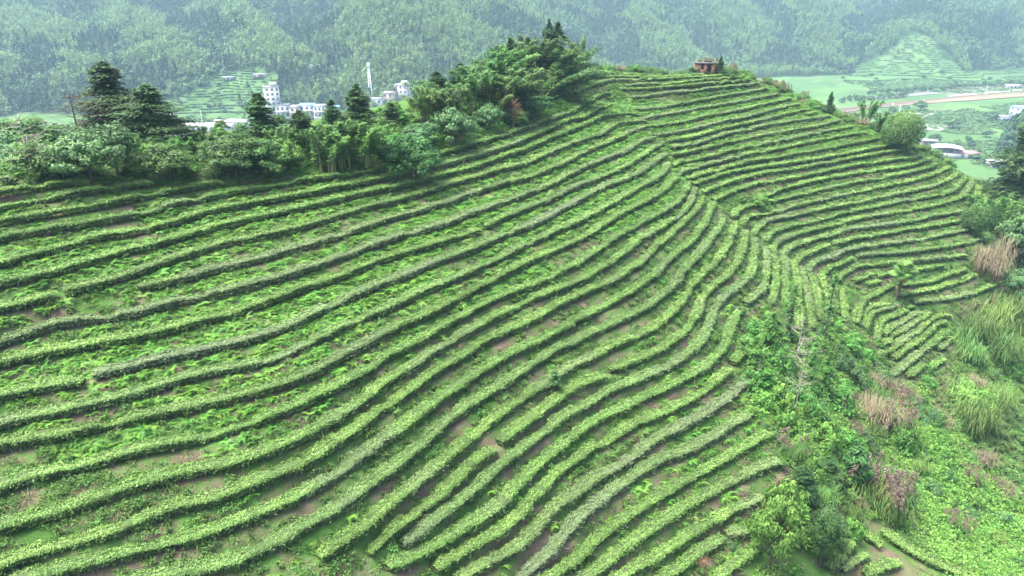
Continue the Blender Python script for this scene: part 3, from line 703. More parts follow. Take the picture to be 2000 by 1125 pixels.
def broad_proto(H, R, seed, mat='broad_leaf', nc=64, nl=95, lf=.2, cr=.62, low=.12):
    g = np.random.default_rng(seed); d = unit(g.normal(size=(nc, 3))); d[:, 2] = np.abs(d[:, 2])*1.2-.42
    rr = (.55+.45*g.random((nc, 1))); zc = H*(low+(1-low)*.42)
    c = d*rr*np.array([R, R, H*(1-low)*.55])+[0, 0, zc]; c[:, 2] = np.clip(c[:, 2], H*.12, H)
    tr = MB(); tr.tube([(0, 0, -.3), (.05*R, 0, H*.3), (0, .05*R, H*.7)], [.022*H+.03, .017*H+.02, .02], 7)
    for q in c[::max(1, nc//12)]: tr.tube([(0, 0, H*.28), q*[.5, .5, .0]+[0, 0, H*.28+.5*(q[2]-H*.28)], q], [.012*H, .009*H, .01], 5)
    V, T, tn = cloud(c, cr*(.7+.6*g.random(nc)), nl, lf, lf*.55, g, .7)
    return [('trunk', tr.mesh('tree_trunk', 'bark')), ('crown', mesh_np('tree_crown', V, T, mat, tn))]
def bamboo_proto(H, R, seed, nc=13, mat='bamboo_leaf'):
    g = np.random.default_rng(seed); tr = MB(); C, A, Tn = [], [], []
    lean = np.array([g.normal()*.1, g.normal()*.1])
    for c in range(nc):
        th = g.random()*2*pi; r0 = R*.45*g.random()**.5; h = H*(.7+.35*g.random()); o = R*(.25+.75*g.random()); d = np.array([cos(th), sin(th)]); cb = g.random()
        t = np.linspace(0, 1, 9); xy = d*(r0+o*t**2.4)[:, None]+lean*h*(t**1.5)[:, None]; z = h*(t-.10*t**4)-.2*(1-t)
        P = np.c_[xy, z]; tr.tube(P, .035*(1-.8*t)+.006, 5)
        n = 250; tt = .30+.70*g.random(n)**.8; sp = .52*(1.15-tt)+.10; ang = g.random(n)*2*pi; rad = sp*g.random(n)**.5
        cc = np.stack([np.interp(tt, t, P[:, q]) for q in range(3)], -1); off = np.stack([np.cos(ang)*rad, np.sin(ang)*rad, -.55*rad+.12*g.normal(size=n)], -1)
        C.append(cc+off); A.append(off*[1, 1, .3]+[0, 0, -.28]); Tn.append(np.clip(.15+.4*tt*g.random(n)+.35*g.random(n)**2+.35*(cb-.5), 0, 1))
    C = np.concatenate(C); A = unit(np.concatenate(A)); n = len(C)
    V, T = leaves(C, np.tile([0, 0, 1.], (n, 1)), .34*(.7+.6*g.random(n)), .10, .5, axis=A, g=g)
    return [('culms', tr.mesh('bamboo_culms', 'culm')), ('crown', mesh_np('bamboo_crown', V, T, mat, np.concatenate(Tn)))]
def shrub_proto(H, R, seed, mat, nc=24, nl=55, lf=.15, spiky=0):
    g = np.random.default_rng(seed); d = unit(g.normal(size=(nc, 3))); d[:, 2] = np.abs(d[:, 2])
    c = d*(.35+.55*g.random((nc, 1)))*[R, R, H*.9]; c[:, 2] += .10*H
    st = MB()
    for q in c[::4]: st.tube([(0, 0, -.1), q*[.5, .5, .6], q], [.025, .018, .008], 4)
    V, T, tn = cloud(c, .34*(.6+.8*g.random(nc))*(H/1.6)**.5, nl, lf, lf*.5, g, .8, .5)
    return [('stems', st.mesh('shrub_stems', 'bark')), ('foliage', mesh_np('shrub_foliage', V, T, mat, tn))]
def cane_proto(H, R, seed, nb, plumes=0, mat='grass_blade', w=.011):
    gs = np.random.default_rng(seed+5); vs, ts, cs_, off = [], [], [], 0
    for q in range(11):                                  # a stand of several tufts, uneven in height
        a, r = gs.random()*2*pi, R*.72*gs.random()**.5; f = .55+.5*gs.random()
        v, t, c = tuft_mesh(nb//11, H*f, R*.55, None, seed*50+q, 1.0, w); v = v+[cos(a)*r, sin(a)*r, 0]
        vs.append(v); ts.append(t+off); cs_.append(c); off += len(v)
    out = [('blades', mesh_np('cane_blades', np.concatenate(vs), np.concatenate(ts), mat, np.concatenate(cs_)))]
    if plumes:
        g = np.random.default_rng(seed+1); C, A, st = [], [], MB()
        for p in range(plumes):
            th = g.random()*2*pi; o = R*(.1+.9*g.random()); h = H*(.55+.6*g.random()); tip = np.array([cos(th)*o, sin(th)*o, h]); st.tube([(tip[0]*.2, tip[1]*.2, 0), tip*[.6, .6, .7], tip], [.012, .01, .006], 3)
            n = 46; q = g.random(n); cc = tip+np.stack([cos(th)*.28*q, sin(th)*.28*q, .22-.45*q], -1)+g.normal(size=(n, 3))*.055
            C.append(cc); A.append(np.tile([cos(th), sin(th), -.5], (n, 1)))
        C = np.concatenate(C); V, T = leaves(C, g.normal(size=C.shape), .17, .05, .3, axis=np.concatenate(A), g=g)
        out += [('stalks', st.mesh('cane_stalks', 'dead_frond')), ('plumes', mesh_np('cane_plumes', V, T, 'plume', g.random(len(C))))]
    return out
def dead_proto(H, seed, nbr=26, mat='pale_bark', twigs=3):
    g = np.random.default_rng(seed); tr = MB(); br = MB(); pts = np.array([(0, 0, -.2), (.04, .02, H*.4), (-.03, .04, H*.75), (.02, 0, H)]); tr.tube(pts, [.035*H**.5*.6+.03, .04, .025, .008], 6)
    for b in range(nbr):
        z = H*(.35+.62*g.random()); th = g.random()*2*pi; l = (H-z)*.35+.35*g.random()+.25; d = np.array([cos(th), sin(th), .35+.3*g.normal()]); p0 = np.array([0, 0, z]); p1 = p0+d*l*.5; p2 = p0+d*l+[0, 0, .1*l]
        br.tube([p0, p1, p2], [.022, .014, .005], 4)
        for q in range(twigs):
            t = .35+.6*g.random(); s = p0+(p2-p0)*t; e = s+unit(d+.9*g.normal(size=3))*l*.4; br.tube([s, e], [.010, .003], 3)
    return [('trunk', tr.mesh('dead_trunk', mat)), ('branches', br.mesh('dead_branches', mat))]
def ball_proto(H, R, seed, mat='broad_leaf', n=5200, lf=.2):
    g = np.random.default_rng(seed); d = unit(g.normal(size=(n, 3))); d[:, 2] = np.where(d[:, 2] < -.5, -d[:, 2], d[:, 2])
    bump = 1+.16*(vnoise(np.arctan2(d[:, 1], d[:, 0])*2.2+9, d[:, 2]*3.2+seed, seed)-.5)+.12*(vnoise(d[:, 0]*6+9, d[:, 1]*6+d[:, 2]*5, seed+2)-.5)
    c = d*(bump*(.84+.2*g.random(n)))[:, None]*[R, R, H*.5]; c[:, 2] += H*.52
    V, T = leaves(c, d+[0, 0, .4], lf*(.7+.6*g.random(n)), lf*.55, .5, g=g)
    tr = MB(); tr.tube([(0, 0, -.2), (0, 0, H*.45)], [.12, .08], 7); lat = MB()
    ph = np.linspace(-1.2, 1.57, 9); VV = [(cos(p)*R*.74*cos(a), cos(p)*R*.74*sin(a), H*.52+sin(p)*H*.37) for p in ph for a in np.arange(12)*pi/6]
    lat.raw(VV, [(i*12+j, i*12+(j+1) % 12, i*12+12+(j+1) % 12, i*12+12+j) for i in range(8) for j in range(12)])
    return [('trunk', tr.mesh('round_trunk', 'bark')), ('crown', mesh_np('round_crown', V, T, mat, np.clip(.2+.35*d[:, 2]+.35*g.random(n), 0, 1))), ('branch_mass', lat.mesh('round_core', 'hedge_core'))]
PROTO = {
 'fir': [(8.0, 1.8, fir_proto(8, 2.3, 1, full=.75, dens=2.0)), (8.0, 1.7, fir_proto(8, 2.1, 2, full=.65, dens=2.0))],
 'bigfir': [(9.0, 2.5, fir_proto(9, 3.3, 3, full=.72, dens=2.2)), (9.0, 2.3, fir_proto(9, 2.9, 4, full=.55, dens=2.2))],
 'slim': [(6.0, .8, fir_proto(6, 1.1, 5, full=.75, dens=2.0))],
 'lightfir': [(5.0, 1.2, fir_proto(5, 1.2, 6, mat='light_leaf', full=.7)), (4.0, 1.1, fir_proto(4, 1.1, 7, mat='vine_leaf', full=.7, sparse=.2))],
 'broad': [(5.0, 2.3, broad_proto(5, 2.3, 8)), (5.0, 2.0, broad_proto(5, 2.0, 9))],
 'greybroad': [(3.6, 2.0, broad_proto(3.6, 2.0, 10, 'grey_leaf', nl=80, nc=52, cr=.5))],
 'lightbroad': [(3.6, 1.8, broad_proto(3.6, 1.8, 11, 'light_leaf', nl=80, nc=52, cr=.5))],
 'bamboo': [(5.7, 1.5, bamboo_proto(6.5, 1.7, 12)), (5.7, 1.6, bamboo_proto(6.5, 1.9, 13)), (5.7, 1.3, bamboo_proto(6.5, 1.5, 14, 11, 'light_leaf'))],
 'shrub': [(1.6, 1.1, shrub_proto(1.6, 1.1, 15, 'broad_leaf')), (1.6, 1.0, shrub_proto(1.6, 1.0, 16, 'broad_leaf'))],
 'greyshrub': [(1.6, 1.1, shrub_proto(1.6, 1.1, 17, 'grey_leaf', lf=.13))],
 'lightshrub': [(1.4, 1.0, shrub_proto(1.4, 1.0, 18, 'light_leaf')), (1.3, 1.1, shrub_proto(1.3, 1.1, 19, 'vine_leaf', lf=.2))],
 'cane': [(1.7, 1.2, cane_proto(1.7, 1.2, 20, 420)), (1.5, 1.2, cane_proto(1.5, 1.2, 22, 420))],
 'pinkcane': [(1.7, 1.3, cane_proto(1.7, 1.3, 24, 380, 16)), (1.6, 1.2, cane_proto(1.6, 1.2, 26, 340, 20))],
 'drycane': [(1.3, 1.3, cane_proto(1.3, 1.3, 28, 420, 0, 'dry_grass'))],
 'dead': [(6.0, 1.0, dead_proto(6, 30))], 'deadfir': [(7.0, 1.4, dead_proto(7, 31, 46, 'bark', 4))],
 'sapling': [(5.0, .7, fir_proto(5, .7, 33, mat='broad_leaf', dens=.55, full=.5, sparse=.45))],
 'ball': [(4.2, 2.6, ball_proto(4.2, 2.6, 34))], 'ballsmall': [(2.6, 1.5, ball_proto(2.6, 1.5, 35, 'broad_leaf', 3800, .17))],
 'conebush': [(2.4, .75, fir_proto(2.4, .75, 36, mat='broad_leaf', full=.35, dens=2.2))],
 'deadbrush': [(1.6, .8, dead_proto(1.6, 37, 40, 'dead_brush', 4))],
}
NAME = {'fir': 'fir_tree', 'bigfir': 'fir_tree', 'slim': 'fir_tree', 'lightfir': 'fir_tree', 'broad': 'broadleaf_tree', 'greybroad': 'broadleaf_tree', 'lightbroad': 'broadleaf_tree', 'bamboo': 'bamboo_clump', 'shrub': 'shrub', 'greyshrub': 'shrub', 'lightshrub': 'shrub',
        'cane': 'tall_grass_clump', 'pinkcane': 'tall_grass_clump', 'drycane': 'tall_grass_clump', 'dead': 'dead_tree', 'deadfir': 'dead_tree', 'sapling': 'young_tree', 'ball': 'round_tree', 'ballsmall': 'round_bush', 'conebush': 'conical_bush', 'deadbrush': 'dead_bush'}
CAT = {'tall_grass_clump': 'tall grass', 'bamboo_clump': 'bamboo', 'shrub': 'shrub', 'round_bush': 'bush', 'conical_bush': 'bush', 'dead_bush': 'bush'}
def plant(kind, pos, H, label, group=None, R=None, lean=(0, 0), var=None):
    ph, pr, parts = PROTO[kind][R_.randrange(len(PROTO[kind])) if var is None else var]
    sz = H/ph; sx = sz if R is None else R/pr
    root = obj(NAME[kind], None, loc=pos); root.rotation_euler = (lean[0], lean[1], R_.random()*6.28); root.scale = (sx, sx, sz); root.empty_display_size = .3
    for nm, me in parts:
        o = obj(nm, me, root)
        if nm in ('culms', 'stems', 'stalks', 'branches', 'blades', 'plumes'): o['kind'] = 'stuff'
    tag(root, label, CAT.get(NAME[kind], 'tree'), group); return root
def plant_top(kind, px, top, Y, wpx, label, group=None, base=None, **kw):
    """a plant whose tip shows at photo pixel (px, top), standing on the hill at forward distance Y"""
    p = at_y(np.array([px]), np.array([top]), Y)[0]; gz = float(ground(p[0], p[1])); H = max(.8, p[2]-gz)
    R = None if wpx is None else wpx*.5*np.linalg.norm(p-np.array([0, 0, CZ]))/FPX
    return plant(kind, (p[0], p[1], gz-.05), H, label, group, R, **kw)
def plant_at(kind, px, py, hpx, label, group=None, wpx=None, **kw):
    """a plant whose foot shows at photo pixel (px, py) and which is hpx pixels tall there"""
    p, ok = hit([px], [py]); p = p[0]; d = np.linalg.norm(p-np.array([0, 0, CZ])); gz = float(ground(p[0], p[1]))
    return plant(kind, (p[0], p[1], gz-.05), hpx*d/FPX/.92, label, group, None if wpx is None else wpx*.5*d/FPX, **kw)
# ---------------------------------------------------------------- the wood on the crest, left to right
CG = 'trees of the wood along the crest'
for (kind, px, top, Y, w, lab) in [
 ('broad', 40, 212, 66, 125, 'dark spreading broadleaf tree at the far left of the crest wood'),
 ('deadfir', 132, 178, 62, 90, 'half-dead thin conifer with bare grey twigs beside the big fir'),
 ('bigfir', 198, 118, 68, 165, 'biggest dark fir in the wood at the left, broad pointed crown'),
 ('bigfir', 282, 162, 63, 150, 'dark fir with a rounded top just right of the biggest fir'),
 ('lightfir', 372, 268, 60, 44, 'small fir right of the two big dark firs'),
 ('fir', 412, 262, 60, 52, 'dark small fir below the grey village roofs'),
 ('broad', 462, 250, 60, 110, 'wide dark broadleaf tree left of the slender pale fir'),
 ('slim', 500, 178, 66, 64, 'slender light fir rising left of the tall pale building'),
 ('bamboo', 536, 250, 63, 62, 'light bamboo clump right of the slender fir'),
 ('bamboo', 478, 262, 64, 52, 'yellow-green bamboo clump at the foot of the slender fir'),
 ('fir', 582, 214, 66, 86, 'dome-topped dark fir in front of the low village houses'),
 ('bamboo', 610, 256, 64, 60, 'feathery bamboo clump right of the dome-topped fir'),
 ('fir', 645, 192, 67, 70, 'dark fir leaning against the taller fir near the mast'),
 ('fir', 694, 162, 69, 92, 'tall dark fir standing left of the lattice mast'),
 ('bamboo', 655, 240, 64, 66, 'drooping yellowish bamboo below the pair of dark firs'),
 ('lightfir', 735, 240, 68, 44, 'light young fir below the lattice mast'),
 ('slim', 762, 198, 74, 42, 'slender pale fir in front of the white village block'),
 ('lightfir', 786, 214, 74, 56, 'light green conifer right below the white village block'),
 ('greybroad', 812, 236, 72, 90, 'greyish spreading tree right of the light conifers'),
 ('fir', 852, 138, 88, 82, 'dark fir at the left shoulder of the bamboo hill'),
 ('fir', 900, 122, 92, 84, 'dark fir among the bamboo with brown twigs low down'),
 ('broad', 940, 104, 98, 90, 'dense broadleaf tree on the bamboo hill below the skyline'),
 ('slim', 995, 70, 108, 30, 'thin dark fir poking above the bamboo skyline'),
 ('slim', 1030, 72, 112, 34, 'short dark fir tip between the thin fir and the tallest pair'),
 ('fir', 1073, 36, 116, 50, 'left and taller fir of the pair topping the hill'),
 ('fir', 1090, 42, 117, 62, 'right fir of the pair topping the hill'),
 ('fir', 1105, 96, 115, 50, 'dark fir at the right foot of the tallest pair')]:
    plant_top(kind, px, top, Y, w, lab, CG)
BG = 'bamboo clumps on the hilltop'
for (px, top, Y, w) in [(905, 168, 84, 74), (935, 150, 88, 80), (962, 118, 98, 84), (985, 150, 92, 80), (1005, 100, 106, 88), (1020, 140, 98, 86), (1040, 88, 112, 84), (1052, 130, 104, 84), (1070, 108, 112, 80), (1088, 140, 106, 80), (1112, 112, 116, 62), (1136, 90, 121, 40), (970, 180, 86, 70), (1045, 165, 98, 76), (880, 178, 80, 66), (1010, 178, 92, 66), (830, 186, 78, 60), (1120, 128, 112, 50)]:
    plant_top('bamboo', px, top-16, Y, w*1.15, 'feathery green bamboo clump packed among others on the hilltop wood', BG)
for (kind, px, top, Y, w, lab) in [
 ('greybroad', 880, 200, 74, 100, 'grey-green spreading tree at the lower edge of the bamboo hill'),
 ('broad', 800, 250, 66, 120, 'wide tree with layered dark branches right of the centre gap'),
 ('greybroad', 955, 195, 82, 64, 'pale grey-leaved small tree below the bamboo'),
 ('broad', 1040, 178, 92, 90, 'dark bushy tree at the bamboo edge above the first tea row'),
 ('lightbroad', 1010, 205, 86, 50, 'light bushy tree at the edge above the first tea row'),
 ('deadbrush', 1003, 198, 85, 40, 'brown dead bush standing at the bamboo edge'),
 ('greybroad', 1160, 118, 122, 46, 'small reddish-tipped tree at the left end of the hilltop rows')]:
    plant_top(kind, px, top, Y, w, lab)
for (kind, px, py, hp, wp, lab) in [
 ('greybroad', 178, 356, 92, 130, 'blue-green leafy thicket tree in front of the biggest fir'),
 ('greybroad', 235, 352, 100, 110, 'blue-green leafy thicket tree in front of the round-topped fir'),
 ('lightbroad', 125, 350, 60, 70, 'light green bush with yellowish flowers below the dead conifer'),
 ('shrub', 60, 345, 60, 90, 'dark leafy shrub at the left end of the wood edge'),
 ('dead', 68, 352, 98, 60, 'leaning pale dead trunk at the wood edge on the left'),
 ('broad', 330, 350, 66, 90, 'dark leafy bush below the round-topped fir'),
 ('broad', 460, 346, 80, 110, 'dark rounded tree at the wood edge left of centre'),
 ('broad', 520, 345, 70, 100, 'dark rounded tree right of the other one at the wood edge'),
 ('lightbroad', 560, 338, 66, 70, 'light bushy tree at the wood edge below the bamboo'),
 ('bamboo', 640, 333, 76, 90, 'feathery low bamboo at the wood edge below the tall firs'),
 ('bamboo', 700, 322, 72, 90, 'grey-green low bamboo at the wood edge left of the layered tree'),
 ('lightbroad', 760, 312, 58, 70, 'bright bushy tree at the wood edge below the layered tree'),
 ('cane', 420, 350, 34, 50, 'arching grass clump at the wood edge left of centre'),
 ('cane', 300, 352, 34, 50, 'arching grass clump at the wood edge below the firs')]:
    plant_at(kind, px, py, hp, lab, None, wp)
# shrubs that fill the wood's edge and floor
def near_mark(p, marks):
    a, b = proj(np.array(p)); return min(marks, key=lambda m: (m[0]-a)**2+(m[1]-b)**2)[2]
CMARK = [(40, 330, 'the left picture edge'), (130, 335, 'the dead conifer'), (200, 335, 'the biggest fir'), (290, 335, 'the round-topped fir'), (385, 335, 'the small firs'), (470, 335, 'the slender pale fir'), (582, 325, 'the dome-topped fir'), (680, 315, 'the two dark firs below the mast'), (770, 300, 'the gap before the white block'), (850, 275, 'the layered tree'), (930, 250, 'the foot of the bamboo hill'), (1020, 220, 'the brown dead bush'), (1090, 190, 'the left end of the hilltop rows')]
RMARK = [(1470, 700, 'the head of the ravine'), (1548, 720, 'the silvery dead tree'), (1607, 700, 'the tall thin sapling'), (1680, 720, 'the small patch of rows'), (1560, 850, 'the middle of the ravine'), (1520, 920, 'the ends of the lower rows'), (1633, 950, 'the conical bushes'), (1720, 830, 'the pale hanging grass'), (1715, 980, 'the biggest pink-plumed grass'), (1800, 900, 'the upper edge of the vines'), (1850, 1050, 'the bottom right vines'), (1505, 1090, 'the vine-covered tree'), (1850, 780, 'the earth slide'), (1900, 690, 'the blue-green grass stands'), (1920, 500, 'the round trimmed bush'), (1985, 430, 'the big fir at right'), (1960, 780, 'the right picture edge')]
def poisson(P, rmin, maxn):
    keep = []; cell = {}
    for i, p in enumerate(P):
        k = (int(p[0]//rmin), int(p[1]//rmin)); ok = True
        for a in (-1, 0, 1):
            for b in (-1, 0, 1):
                for q in cell.get((k[0]+a, k[1]+b), ()):
                    if (P[q][0]-p[0])**2+(P[q][1]-p[1])**2 < rmin*rmin: ok = False
        if ok: cell.setdefault(k, []).append(i); keep.append(i)
        if len(keep) >= maxn: break
    return P[keep]
n = 12000; X = g2.uniform(-60, 24, n); Y = g2.uniform(38, 130, n); Pc = np.stack([X, Y, ground(X, Y)], -1)
up_d = ((Pc[:, None, :2]-l4[None, :, :2])@upd); near = np.argmin(((Pc[:, None, :2]-l4[None, :, :2])**2).sum(-1), 1); ud = up_d[np.arange(n), near]
px_, py_ = proj(Pc)
top_rows = np.concatenate([row_pts[k] for k in ('L0', 'L1', 'L2', 'L3', 'L4', 'T0', 'T1', 'T2')])
dmin = np.sqrt(((Pc[:, None, :2]-top_rows[None, ::4, :2])**2).sum(-1)).min(1)
m = (ud > 1.2) & (ud < 9) & (dmin > 1.5) & visible(Pc, 60) & ((px_ < 1108))
for p in poisson(Pc[m], 1.6, 170):
    kd = R_.choice(['shrub', 'shrub', 'greyshrub', 'lightshrub', 'lightshrub', 'greybroad', 'lightbroad', 'broad'])
    H = R_.uniform(.7, 1.3)
    if kd.endswith('broad'): H = R_.uniform(1.2, 1.9)
    tone = {'shrub': 'dark green', 'greyshrub': 'grey-green', 'lightshrub': 'light green', 'greybroad': 'tall grey-green', 'lightbroad': 'tall light green', 'broad': 'tall dark green'}[kd]
    nm_ = near_mark(p, CMARK); plant(kd, p-np.array([0, 0, .05]), H, f'{tone} bush in the crest wood, near {nm_}', f'{tone} bushes near {nm_}')
m = (ud > .9) & (ud < 5) & (dmin > .9) & visible(Pc, 60) & (px_ < 1112)
Pe = Pc[m]; put('edge_ferns', FERNS, Pe[:900], 1.0, 1.9, .2, label='yellow-green ferns along the lower edge of the wood')

# ---------------------------------------------------------------- the right crest: hut, plume grass, shrubs, round tree
HG = 'bushes along the right crest'
for (kind, px, py, hp, wp, lab) in [
 ('pinkcane', 1345, 143, 18, 24, 'pink plume grass left behind the brick hut'),
 ('pinkcane', 1372, 140, 18, 30, 'pink plume grass right behind the brick hut roof'),
 ('pinkcane', 1425, 147, 18, 30, 'pink plume grass right of the fir by the hut'),
 ('pinkcane', 1395, 140, 18, 30, 'pink plume grass between the brick hut and the fir'),
 ('lightshrub', 1298, 146, 22, 30, 'light yellow-green shrub on the skyline left of the hut'),
 ('bamboo', 1328, 146, 30, 30, 'thin light bamboo leaning on the skyline left of the hut'),
 ('shrub', 1352, 147, 16, 34, 'dark green shrub just left of the brick hut'),
 ('shrub', 1330, 148, 16, 30, 'dark green shrub second to the left of the hut'),
 ('slim', 1405, 147, 32, 16, 'small dark fir standing right of the brick hut'),
 ('shrub', 1425, 152, 18, 34, 'green shrub right of the fir by the hut'),
 ('lightshrub', 1447, 158, 16, 30, 'light shrub on the crest right of the hut'),
 ('slim', 1618, 222, 34, 15, 'small dark spire-like fir on the right crest'),
 ('bamboo', 1690, 240, 36, 28, 'light feathery bamboo on the right crest before the round tree'),
 ('bamboo', 1716, 256, 34, 26, 'light feathery bamboo nearest to the round tree'),
 ('ball', 1755, 296, 62, 66, 'large round dark green tree at the end of the right crest'),
 ('ballsmall', 1902, 462, 50, 48, 'round trimmed bush at the right end of the rows'),
 ('bigfir', 1990, 412, 140, 130, 'big dark fir at the right edge of the picture'),
 ('bigfir', 2010, 420, 150, 110, 'dark fir behind the big fir at the right edge')]:
    plant_at(kind, px, py, hp, lab, None, wp)
edge = [(1130, 143), (1165, 138), (1205, 140), (1240, 144), (1270, 146), (1300, 146), (1440, 152), (1470, 157), (1490, 164), (1505, 172), (1522, 182), (1545, 190), (1563, 200), (1585, 211), (1600, 220), (1625, 228), (1645, 236), (1670, 247), (1695, 260), (1725, 270), (1790, 306), (1812, 306), (1826, 312), (1842, 320), (1858, 328), (1872, 334), (1890, 342), (1905, 346), (1920, 352), (1935, 358), (1950, 366)]
EP = parse(' '.join('%f,%f' % q for q in edge))
EPw, ok = hit(*EP.T); EPw = resample(EPw[ok], 1.0)
kinds = ['shrub', 'lightshrub', 'cane', 'lightshrub', 'greyshrub', 'cane', 'pinkcane', 'shrub', 'drycane']
for i, q in enumerate(EPw):
    for r in range(2):
        off = np.array([.3, .95])*(.6+3.4*R_.random())+np.array([R_.gauss(0, .5), R_.gauss(0, .5)])
        x, y = q[0]+off[0], q[1]+off[1]
        if np.hypot(x-plant_ball[0], y-plant_ball[1]) < 2.2 if 'plant_ball' in globals() else False: continue
        if float(rowdist(x, y)) < .95: continue
        kd = kinds[R_.randrange(len(kinds))]
        if i < 28 and kd == 'pinkcane': kd = 'lightshrub'
        what = {'shrub': 'dark green shrub', 'lightshrub': 'light green shrub', 'greyshrub': 'grey-green shrub', 'cane': 'green tall grass clump', 'pinkcane': 'pink-plumed grass clump', 'drycane': 'straw-coloured grass clump'}[kd]
        plant(kd, (x, y, float(ground(x, y))-.05), R_.uniform(.7, 1.5), f'{what} in the overgrown strip along the right crest', f'{what}s along the right crest')

# ---------------------------------------------------------------- single plants on the slopes and in the ravine
for (kind, px, py, hp, wp, lab) in [
 ('lightbroad', 1483, 413, 36, 30, 'small thin tree growing among the right slope rows'),
 ('lightshrub', 1448, 394, 12, 18, 'small bush left of the thin tree on the right slope'),
 ('sapling', 1083, 772, 52, 40, 'thin airy sapling standing among the left slope rows'),
 ('deadbrush', 1372, 1118, 26, 26, 'reddish-brown dead bush at the bottom edge'),
 ('dead', 1548, 738, 112, 44, 'bare silvery dead tree in the ravine'),
 ('dead', 1553, 800, 110, 30, 'second thin dead trunk below the silvery dead tree'),
 ('sapling', 1607, 672, 122, 34, 'tall thin sapling with few leaves rising over the fold'),
 ('sapling', 1538, 664, 100, 40, 'thin dark sapling over the fold, left of the taller one'),
 ('dead', 1480, 736, 34, 14, 'short dark snag in the ravine thicket'),
 ('lightfir', 1497, 700, 84, 56, 'bright light green young conifer at the head of the ravine'),
 ('lightfir', 1472, 722, 60, 60, 'light green bushy conifer left of the bright young one'),
 ('lightfir', 1580, 745, 74, 34, 'yellow-green slender conifer right of the dead tree'),
 ('lightfir', 1608, 772, 78, 40, 'yellow-green slender conifer, rightmost of the ravine pair'),
 ('conebush', 1633, 968, 46, 34, 'small dense conical dark bush in the ravine'),
 ('conebush', 1665, 945, 72, 50, 'taller conical bush behind the small dense one'),
 ('fir', 1560, 968, 60, 66, 'dark bushy young fir at the lower ravine'),
 ('fir', 1612, 930, 42, 50, 'blue-green young fir above the conical bushes'),
 ('lightbroad', 1505, 1110, 176, 90, 'tall vine-covered light green tree at the bottom of the ravine'),
 ('broad', 1600, 1100, 120, 60, 'dark leafy tree right of the vine-covered tree'),
 ('greybroad', 1610, 1050, 66, 66, 'grey-green leafy bush above the dark leafy tree'),
 ('pinkcane', 1705, 985, 62, 92, 'big pink-plumed grass clump in the lower ravine'),
 ('pinkcane', 1722, 1002, 60, 84, 'pink-plumed grass clump just below the biggest one'),
 ('pinkcane', 1748, 968, 46, 70, 'pink-plumed grass clump right of the biggest one'),
 ('pinkcane', 1690, 940, 40, 60, 'pink-plumed grass clump above the biggest one'),
 ('drycane', 1700, 822, 50, 90, 'pale grass clump with pink tips in mid ravine'),
 ('pinkcane', 1745, 850, 50, 80, 'pink-tipped grass clump hanging in mid ravine'),
 ('cane', 1720, 810, 44, 80, 'green tall grass clump above the pink-tipped one'),
 ('cane', 1905, 845, 64, 90, 'dark green arching grass clump on the right slope'),
 ('cane', 1880, 805, 54, 80, 'green grass clump above the dark arching one'),
 ('cane', 1935, 800, 50, 70, 'grey-green arching grass clump at the right'),
 ('lightbroad', 1890, 800, 50, 70, 'light bush behind the dark arching grass'),
 ('drycane', 1925, 540, 50, 60, 'pale dry grass clump at the right end of the rows'),
 ('drycane', 1940, 520, 50, 60, 'pale dry grass clump behind the first pale one'),
 ('bamboo', 1950, 470, 60, 60, 'thin pale bamboo right of the round trimmed bush'),
 ('bamboo', 1930, 440, 40, 46, 'small pale bamboo behind the round trimmed bush'),
 ('greybroad', 1975, 520, 90, 70, 'tall grey-green tree on the right edge below the fir'),
 ('bigfir', 1998, 545, 130, 80, 'dark tree at the right edge halfway down'),
 ('greybroad', 1985, 590, 60, 70, 'grey-green bush at the right edge'),
 ('cane', 1960, 620, 46, 70, 'blue-green grass clump at the right edge'),
 ('cane', 1925, 640, 46, 70, 'blue-green grass clump beside the dry slide'),
 ('cane', 1890, 655, 44, 70, 'blue-green grass clump below the dry slide'),
 ('cane', 1965, 690, 50, 80, 'blue-green grass clump low at the right edge'),
 ('cane', 1925, 700, 46, 80, 'blue-green grass clump among others at right'),
 ('cane', 1888, 700, 44, 70, 'blue-green grass clump right of the small patch')]:
    plant_at(kind, px, py, hp, lab, None, wp)
for (px, py, hp, kd) in [(1455, 690, 40, 'lightshrub'), (1470, 668, 40, 'lightfir'), (1485, 690, 50, 'lightshrub'), (1510, 668, 46, 'lightfir'), (1520, 720, 50, 'lightshrub'), (1468, 760, 44, 'lightshrub'), (1490, 770, 50, 'lightfir'), (1515, 790, 50, 'lightshrub'), (1545, 770, 44, 'greyshrub'), (1570, 800, 48, 'lightshrub'), (1600, 820, 46, 'greyshrub'), (1535, 840, 46, 'lightshrub'), (1560, 880, 46, 'lightshrub'), (1640, 720, 44, 'greyshrub'), (1665, 750, 46, 'greyshrub'), (1640, 800, 46, 'lightfir'), (1610, 870, 50, 'lightshrub'), (1650, 880, 50, 'lightshrub'), (1690, 880, 44, 'greyshrub'), (1580, 925, 44, 'lightshrub'), (1720, 745, 36, 'greyshrub'), (1530, 985, 60, 'lightshrub'), (1550, 1040, 60, 'lightfir'), (1480, 1040, 50, 'lightshrub'), (1760, 880, 46, 'lightshrub'), (1660, 1050, 40, 'lightshrub')]:
    nm_ = near_mark(hit([px], [py])[0][0], RMARK); plant_at(kd, px, py, hp, {'lightshrub': 'big bright leafy shrub', 'lightfir': 'bushy light green young conifer', 'greyshrub': 'big grey-green shrub'}[kd]+' in the ravine, near '+nm_, 'big shrubs in the ravine', hp*1.25)
n = 26000; X = g2.uniform(8, 100, n); Y = g2.uniform(28, 125, n); Pr = np.stack([X, Y, ground(X, Y)], -1); px_, py_ = proj(Pr)
hp_, okh = hit(px_, py_); vis = okh & (np.linalg.norm(hp_-Pr, axis=1) < 2.5)
